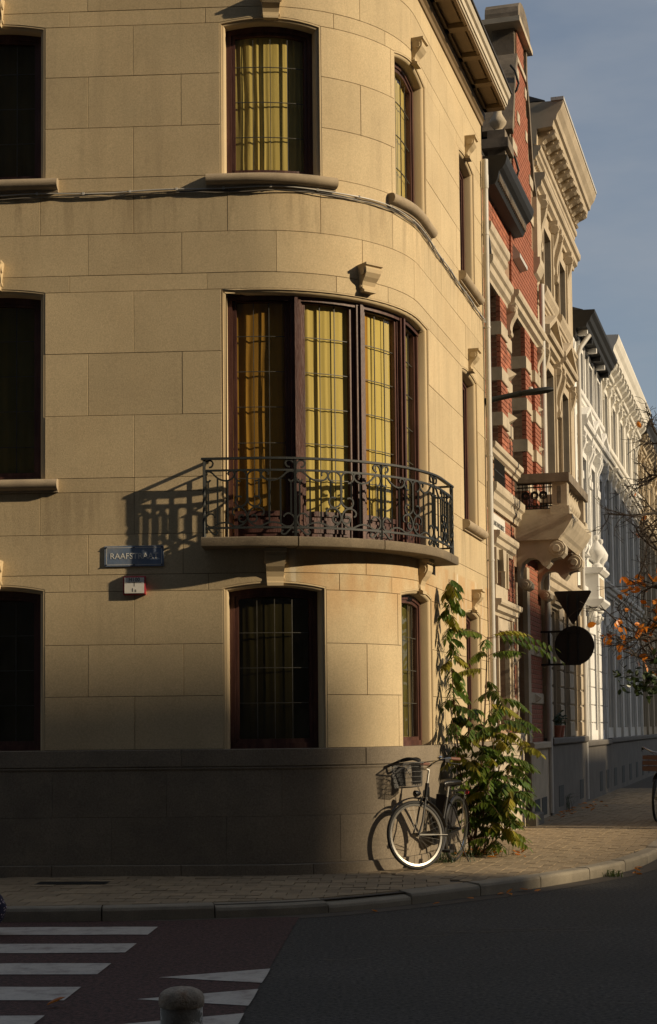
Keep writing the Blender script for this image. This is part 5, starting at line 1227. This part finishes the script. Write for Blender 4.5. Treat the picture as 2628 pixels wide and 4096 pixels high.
        K = bpy.data.objects.new('crate', None); COL.objects.link(K); K.parent = S_; K.location = L(V((1.16, 0, 0.78))); K.empty_display_size = 0.1
        for z in (0.02, 0.10, 0.18): 
            for a, b, c, d in ((0, -0.18, 0.28, 0.012), (0, 0.18, 0.28, 0.012), (-0.14, 0, 0.012, 0.36), (0.14, 0, 0.012, 0.36)): bpart('crate_slat', M['crate'], K, lambda mb: mb.box(V((a, b, z)), c, d, 0.06), False)
        bpart('crate_floor', M['crate'], K, lambda mb: mb.box(V((0, 0, -0.012)), 0.28, 0.36, 0.012), False)
    return B
hd = Vector((-0.42, -0.907)).normalized()
bicycle('black step-through bicycle with wire basket leaning by the corner house', W3(1.335, 17.40, -1.448), math.atan2(hd.y, hd.x), -0.05, -0.62, 'basket')
bicycle('dark bicycle with a faded red crate cut off at the right edge', W3(5.53, 24.86, -1.448), math.atan2(-0.8, -0.6), 0.03, 0.25, 'crate')
# ================================================================= traffic signs seen from behind
ts = thing('traffic_sign', 'black back of a triangular sign above a round sign on a wall bracket', 'sign', F(11.36, 0.9, 0.1))
TS = 11.30
M['sign_back'] = mat('black_sign_back', (0.012, 0.012, 0.013), 0.5, 0.2, 8, 0.1)
def tri(t, o0=0.52):
    P = []; base = [(-0.315, 2.17), (0.315, 2.17), (0.0, 1.605)]
    for i in range(3):
        p = Vector(base[i]); a = (Vector(base[i - 1]) - p).normalized(); b = (Vector(base[(i + 1) % 3]) - p).normalized(); r = 0.055
        for k in range(6): u = k / 5; w = a * (1 - u) + b * u; P.append(p + w.normalized() * 0 + (a * (1 - u) ** 2 + b * u ** 2) * r)
    return [F(t, q.y, o0 + q.x) for q in P]
mb = MB(); mb.loft([tri(TS), tri(TS + 0.02)]); mb.build('triangle_plate', M['sign_back'], ts)
mb = MB(); mb.loft([[F(t, 1.285 + r * math.sin(2 * math.pi * k / 36), 0.535 + r * math.cos(2 * math.pi * k / 36)) for k in range(36)] for t, r in ((TS - 0.01, 0.31), (TS - 0.006, 0.318), (TS + 0.02, 0.318))]); mb.build('round_plate', M['sign_back'], ts)
for o in (0.43, 0.59): mb = MB(); mb.tube([F(TS - 0.03, 0.97, o), F(TS - 0.03, 2.12, o)], 0.014, 6); mb.build('mounting_rail', M['iron'], ts)
for z in (1.515, 0.985): mb = MB(); mb.sbox(TS - 0.045, TS - 0.02, z - 0.016, z + 0.016, -0.01, 0.64); mb.build('bracket_arm', M['iron'], ts)
mb = MB(); mb.sbox(TS - 0.05, TS - 0.02, 0.985, 1.515, 0.115, 0.150); mb.build('bracket_bar', M['iron'], ts)
# ================================================================= bollard
bo = thing('bollard', 'weathered grey bollard with domed rusty cap and peeling white band in front', 'bollard', W3(-0.388, 4.17, RZ0))
M['bollard'] = mat('worn_bollard_paint', (0.27, 0.255, 0.22), 0.8, 0.3, 18, 0.4, 90, col2=(0.75, 0.72, 0.66), c2scale=13, c2amt=0.0)
M['rust'] = mat('rusty_cap', (0.34, 0.28, 0.21), 0.9, 0.4, 35, 0.6, 120, col2=(0.22, 0.12, 0.06), c2scale=30, c2amt=0.8)
nt = M['bollard'].node_tree; mr_ = [n for n in nt.nodes if n.type == 'MAP_RANGE' and abs(n.inputs['From Min'].default_value - 0.48) < 1e-3][0]
mr_.inputs['To Max'].default_value = 0.95; mr_.inputs['From Min'].default_value = 0.52; mr_.inputs['From Max'].default_value = 0.535
bc = Vector((-0.388, 4.17, 0)); H0 = ZO - 0.708
mb = MB(); mb.lathe([(0.0545, 0.0), (0.0545, H0 - 0.10), (0.0545, H0)], bc, 28); mb.build('post', M['bollard'], bo, smooth=True)
mb = MB(); mb.lathe([(0.0575, H0 - 0.002), (0.059, H0 + 0.004), (0.059, H0 + 0.020), (0.056, H0 + 0.026), (0.054, H0 + 0.031), (0.046, H0 + 0.038), (0.033, H0 + 0.0435), (0.016, H0 + 0.0465), (0.001, H0 + 0.0475)], bc, 28); mb.build('cap', M['rust'], bo, smooth=True)
# ================================================================= floral bag at the left edge
def floral():
    m = mat('navy_floral_cloth', (0.022, 0.020, 0.045), 0.9, 0.2, 12, 0.2, 120); nt = m.node_tree; b = nt.nodes['Principled BSDF']; L = nt.links
    g = nd(nt, 'ShaderNodeNewGeometry'); v = nd(nt, 'ShaderNodeTexVoronoi', Scale=38.0); L.new(g.outputs['Position'], v.inputs['Vector'])
    r = nd(nt, 'ShaderNodeMapRange'); r.inputs['From Min'].default_value = 0.30; r.inputs['From Max'].default_value = 0.24; L.new(v.outputs['Distance'], r.inputs['Value'])
    mx = nd(nt, 'ShaderNodeMix'); mx.data_type = 'RGBA'; mx.inputs[7].default_value = (0.45, 0.36, 0.38, 1)
    L.new(b.inputs['Base Color'].links[0].from_socket, mx.inputs[6]); L.new(r.outputs[0], mx.inputs[0]); L.new(mx.outputs[2], b.inputs['Base Color']); return m
fb = thing('shopping_bag', 'navy floral cloth bag standing on the crossing at the left edge', 'bag', W3(-2.72, 12.45, RZ0))
mb = MB(); mb.loft([[W3(-2.72 + rx * math.cos(a) + dx, 12.45 + ry * math.sin(a), RZ0 + z) for a in [2 * math.pi * k / 20 for k in range(20)]] for z, rx, ry, dx in ((0.0, 0.11, 0.09, -0.05), (0.03, 0.14, 0.11, -0.04), (0.12, 0.20, 0.14, -0.01), (0.22, 0.22, 0.15, 0.0), (0.30, 0.19, 0.13, -0.01), (0.36, 0.14, 0.09, -0.02), (0.42, 0.13, 0.05, -0.03))]); mb.build('body', floral(), fb, smooth=True)
mb = MB(); mb.tube(smooth_path([W3(-2.80, 12.45, RZ0 + 0.40), W3(-2.80, 12.45, RZ0 + 0.60), W3(-2.74, 12.45, RZ0 + 0.66), W3(-2.68, 12.45, RZ0 + 0.60), W3(-2.66, 12.45, RZ0 + 0.40)], 4), 0.011, 6); mb.build('handle', M['canvas'], fb, smooth=True)
# ================================================================= plants
random.seed(21)
def inside_any_wall(p, m=-0.02):
    return inside_house(p.x, p.y, m)
def leaflet(mb, base, d, up, ln, w):
    d = d.normalized(); side = d.cross(up).normalized(); nrm = side.cross(d)
    p = [base, base + d * ln * 0.25 + side * w * 0.5, base + d * ln * 0.6 + side * w * 0.42 - nrm * ln * 0.06, base + d * ln - nrm * ln * 0.18, base + d * ln * 0.6 - side * w * 0.42 - nrm * ln * 0.06, base + d * ln * 0.25 - side * w * 0.5, base + d * ln * 0.3 + nrm * w * -0.12, base + d * ln * 0.62 - nrm * ln * 0.10]
    mb.add(p, [(0, 1, 6), (1, 2, 7, 6), (2, 3, 7), (3, 4, 7), (4, 5, 6, 7), (5, 0, 6)])
def compound(parent, base, d, ln, pairs, droop=0.5, fs=1.0, m='leaf'):
    """one pinnate leaf: curved rachis with paired drooping leaflets"""
    mb = MB(); d = d.normalized(); P = []
    for k in range(9):
        u = k / 8; P.append(base + d * ln * u + Vector((0, 0, -droop * ln * u * u)))
    if inside_any_wall(P[-1], -0.03) or inside_any_wall(P[4], -0.03): return None
    mb.cm = 0; mb.tube(P, [0.004 * (1 - 0.7 * k / 8) for k in range(9)], 4)
    mb.cm = 1; up = Vector((0, 0, 1))
    for j in range(pairs):
        u = 0.22 + 0.78 * j / pairs; i = min(7, int(u * 8)); q = P[i].lerp(P[i + 1], u * 8 - i); ax = (P[i + 1] - P[i]).normalized(); sd = ax.cross(up).normalized()
        s_ = fs * (0.6 + 0.5 * math.sin(math.pi * min(1, u * 0.95)))
        for s in (-1, 1):
            dd = sd * s * random.uniform(0.7, 1.0) + ax * random.uniform(0.25, 0.6) + Vector((0, 0, -random.uniform(0.35, 0.95)))
            leaflet(mb, q, dd, up, 0.115 * s_ * random.uniform(0.8, 1.15), 0.043 * s_)
    leaflet(mb, P[-1], (P[-1] - P[-2]), up, 0.09 * fs, 0.035 * fs)
    return mb.build('leaf', [M['stem'], M['leaf_yellow' if random.random() < 0.14 else m]], parent)
sp = thing('sapling', 'leafy green tree of heaven sapling growing against the corner house behind the bicycle', 'tree', W3(1.62, 18.30, -1.45))
def stem(pts, r0, leaves, ln, pairs, droop, umin=0.3, fs=1.0, zdir=0.35, away=None):
    pp = [W3(*p) for p in smooth_path(pts, 5)]; n = len(pp)
    mb = MB(); mb.tube(pp, [r0 * (1 - 0.75 * k / (n - 1)) for k in range(n)], 6); mb.build('stem', M['stem'], sp, smooth=True)
    a = random.uniform(0, 6.28)
    leaves = int(leaves * 0.95)
    for k in range(leaves):
        u = umin + (1 - umin) * (k + random.random() * 0.5) / leaves; i = min(n - 2, int(u * (n - 1))); q = pp[i].lerp(pp[i + 1], u * (n - 1) - i)
        for tr in range(5):
            a += 2.4
            d = Vector((math.cos(a), math.sin(a), zdir * random.uniform(0.4, 1.6)))
            if away is not None: d += Vector(away)
            if compound(sp, q, d, ln * random.uniform(0.75, 1.2) * (1.15 - 0.35 * u), pairs, droop * random.uniform(0.7, 1.3), fs): break
stem([(1.62, 18.30, -1.45), (1.70, 18.27, -0.7), (1.77, 18.22, 0.2), (1.81, 18.2, 1.02)], 0.020, 20, 0.55, 10, 0.5, 0.12)
stem([(1.58, 18.25, -1.45), (1.47, 18.12, -0.5), (1.39, 18.0, 0.5), (1.36, 17.95, 1.25), (1.36, 17.93, 1.66)], 0.011, 34, 0.19, 7, 0.8, 0.34, 1.0, 0.2)
for tip, nl in (((1.34, 17.82, 0.35), 11), ((1.62, 18.02, 0.12), 13), ((1.92, 17.9, 0.22), 14), ((2.08, 18.2, 0.12), 11), ((2.02, 17.92, -0.40), 13), ((2.25, 18.4, -0.15), 10), ((1.82, 17.98, -0.55), 12), ((2.0, 18.6, 0.45), 12), ((2.06, 18.0, -0.72), 10), ((1.92, 17.95, -0.95), 10), ((1.72, 18.05, -0.20), 10), ((2.1, 18.5, -0.4), 12)):
    b = (1.62 + random.uniform(-0.08, 0.12), 18.28 + random.uniform(-0.1, 0.08), -1.45)
    mid = tuple((b[i] * 0.45 + tip[i] * 0.55) + (random.uniform(-0.06, 0.06) if i < 2 else -0.12) for i in range(3))
    stem([b, mid, tip], 0.010, nl, 0.40, 8, 0.55, 0.42, 1.0, 0.3)
for d, ln in (((-0.9, 0.1, 0.75), 0.55), ((0.95, -0.2, 0.3), 0.80), ((0.8, 0.3, 0.55), 0.6), ((-0.7, -0.5, 0.5), 0.6), ((1.0, 0.1, 0.15), 0.85)):
    compound(sp, W3(1.81, 18.2, 1.0), Vector(d), ln, 9, 0.45)
# ---------------------------------------------------------------- street tree with the last autumn leaves, trunk just out of the frame
tr = thing('street_tree', 'nearly bare street tree with orange autumn leaves reaching in from the right', 'tree', W3(4.97, 22.4, -1.45))
random.seed(11)
mb = MB(); trunk = [W3(4.97 + 0.05 * math.sin(k), 22.4 + 0.04 * math.cos(k * 1.3), -1.5 + k * 0.8) for k in range(10)]
mb.tube(trunk, [0.13 - 0.011 * k for k in range(10)], 10); mb.build('trunk', M['bark'], tr, smooth=True)
crown = MB(); tips = []
def branch(p, d, ln, r, lev):
    n = 6; P = [p]; q = p.copy(); dd = d.normalized()
    for k in range(n):
        dd = (dd + Vector((random.gauss(0, 0.16), random.gauss(0, 0.16), random.gauss(0.02, 0.14)))).normalized(); q = q + dd * ln / n; P.append(q.copy())
    crown.tube(P, [max(0.0035, r * (1 - 0.7 * k / n)) for k in range(n + 1)], 5 if lev < 2 else 3, caps=False)
    if lev >= 3: tips.append((P[-1], dd)); tips.append((P[3], dd)); return
    for j in range(5 if lev < 2 else 4):
        u = random.uniform(0.25, 1.0); i = min(n - 1, int(u * n)); b = P[i].lerp(P[i + 1], u * n - i)
        nd_ = (dd + Vector((random.gauss(0, 0.75), random.gauss(0, 0.75), random.gauss(0.05, 0.55)))).normalized()
        branch(b, nd_, ln * random.uniform(0.45, 0.7), r * 0.5, lev + 1)
for k in range(13):
    z = 0.8 + k * 0.26; i = min(8, int((z + 1.5) / 0.8)); a = (math.pi + random.uniform(-0.8, 0.8)) if k % 2 == 0 else random.uniform(0, 6.28)
    branch(trunk[i] + Vector((0, 0, (z + 1.5) - i * 0.8)), Vector((math.cos(a), math.sin(a), random.uniform(0.05, 0.55))), random.uniform(0.68, 0.98) * (1.0 if k < 9 else 0.75), 0.032, 0)
crown.build('branches', M['bark'], tr)
def leaf_mesh(name, m):
    mb = MB(); ol = [(0, 0), (0.018, 0.012), (0.026, 0.035), (0.022, 0.06), (0, 0.085), (-0.022, 0.06), (-0.026, 0.035), (-0.018, 0.012)]
    v = [Vector((x, y, 0.25 * abs(x) - 1.2 * y * y)) for x, y in ol] + [Vector((0, 0.045, -0.006))]
    mb.add(v, [(i, (i + 1) % 8, 8) for i in range(8)])
    me = bpy.data.meshes.new(name); me.from_pydata([tuple(p) for p in mb.v], [], mb.f); me.materials.append(m); return me
LO, LG = leaf_mesh('leaf', M['leaf_orange']), leaf_mesh('leaf', M['leaf_dark'])
def rq(): return Quaternion(Vector((random.gauss(0, 1), random.gauss(0, 1), random.gauss(0, 1))).normalized(), random.uniform(0, 6.28))
org = Vector(tr.location)
random.shuffle(tips); no = 0
for p, d in tips:
    z = p.z - ZO
    pr = 0.62 if z < 2.2 else (0.10 if z < 3.0 else 0.035)
    if random.random() < pr and no < 170:
        for _ in range(random.choice((1, 1, 2, 3) if z < 2.2 else (1,))):
            put('leaf', LO, tr, p - org + Vector((random.gauss(0, 0.04), random.gauss(0, 0.04), random.gauss(-0.03, 0.04))), rq(), [random.uniform(1.0, 1.7)] * 3); no += 1
low = MB(); P0 = trunk[2]
for k in range(6):   # low leafy shoots still green
    e = W3(4.97 - random.uniform(0.45, 0.95), 22.4 + random.uniform(-0.4, 0.3), random.uniform(0.35, 1.0)); mid = P0.lerp(e, 0.5) + Vector((0, 0, 0.2))
    low.tube([P0 + Vector((0, 0, 0.3 * k / 6)), mid, e], [0.012, 0.008, 0.003], 4)
    for j in range(24):
        u = random.uniform(0.35, 1.05); q = mid.lerp(e, (u - 0.35) / 0.7)
        put('leaf', LG, tr, q - org + Vector((random.gauss(0, 0.09), random.gauss(0, 0.09), random.gauss(-0.03, 0.07))), rq(), [random.uniform(0.9, 1.4)] * 3)
low.build('shoots', M['bark'], tr)
# ---------------------------------------------------------------- fallen leaves, tufts at the wall foot and kerb
random.seed(33)
FL = leaf_mesh('fallen_leaf', M['leaf_orange'])
def fallen(x, y, z, s, nm):
    o = bpy.data.objects.new('fallen_leaf', FL); COL.objects.link(o); o.location = W3(x, y, z + 0.012); o.rotation_mode = 'QUATERNION'
    o.rotation_quaternion = Quaternion((0, 0, 1), random.uniform(0, 6.28)) @ Quaternion((1, 0, 0), random.gauss(0, 0.35)); o.scale = (s, s, s); tag(o, nm, 'leaf', 'fallen leaves ' + nm.split(' leaf ')[1])
for k in range(46): fallen(1.75 + random.gauss(0, 0.22), 18.35 + random.gauss(0, 0.28), PZ + 0.004, random.uniform(0.8, 1.4), 'dry orange leaf lying at the foot of the sapling')
for k in range(16):
    s = random.uniform(9.2, 17.0); q = at(offset_line(KF, -0.12), s); fallen(q[0] + random.gauss(0, 0.04), q[1] - abs(random.gauss(0, 0.05)), RZ0 + 0.006, random.uniform(0.8, 1.3), 'dry orange leaf lying in the gutter along the kerb')
for x, y in ((2.35, 10.6), (2.6, 12.8)): fallen(x, y, RZ0 + 0.004, 1.2, 'single orange leaf lying out on the asphalt')
fallen(-1.62, 9.18, RZ0 + 0.006, 1.4, 'single brown leaf lying on the red surfacing')
for k in range(30):
    t = random.uniform(10, 17); q = F(t, 0, 0.15 + abs(random.gauss(0, 0.15))); fallen(q.x, q.y, PZ + 0.004, random.uniform(0.9, 1.5), 'dry orange leaf lying under the stone houses')
def tuft(label, c, n, h, r, m):
    mb = MB()
    for k in range(n):
        a = random.uniform(0, 6.28); b = Vector(c) + Vector((random.gauss(0, r), random.gauss(0, r), 0)); d = Vector((math.cos(a), math.sin(a), 0)); l = h * random.uniform(0.5, 1.1); w = d.orthogonal().normalized() * 0.004
        mid = b + d * l * 0.25 + Vector((0, 0, l * 0.7)); tip = b + d * l * 0.6 + Vector((0, 0, l * 0.8))
        mb.add([b - w, b + w, mid + w * 0.8, mid - w * 0.8, tip], [(0, 1, 2, 3), (3, 2, 4)])
    o = mb.build('grass_tuft', m, loc=c); tag(o, label, 'grass', None); o['kind'] = 'stuff'
tuft('small green grass tuft sprouting at the kerb joint on the right', W3(2.93, 16.72, RZ0), 70, 0.09, 0.05, M['leaf'])
tuft('dry weeds at the foot of the wall behind the bicycle', W3(1.22, 17.35, PZ), 120, 0.16, 0.12, M['leaf_dark'])
tuft('green weeds at the foot of the sapling', W3(1.72, 18.15, PZ), 110, 0.14, 0.12, M['leaf'])
tuft('dark weeds by the stone doorstep', W3(3.95, 27.7, PZ), 150, 0.35, 0.12, M['leaf_dark'])
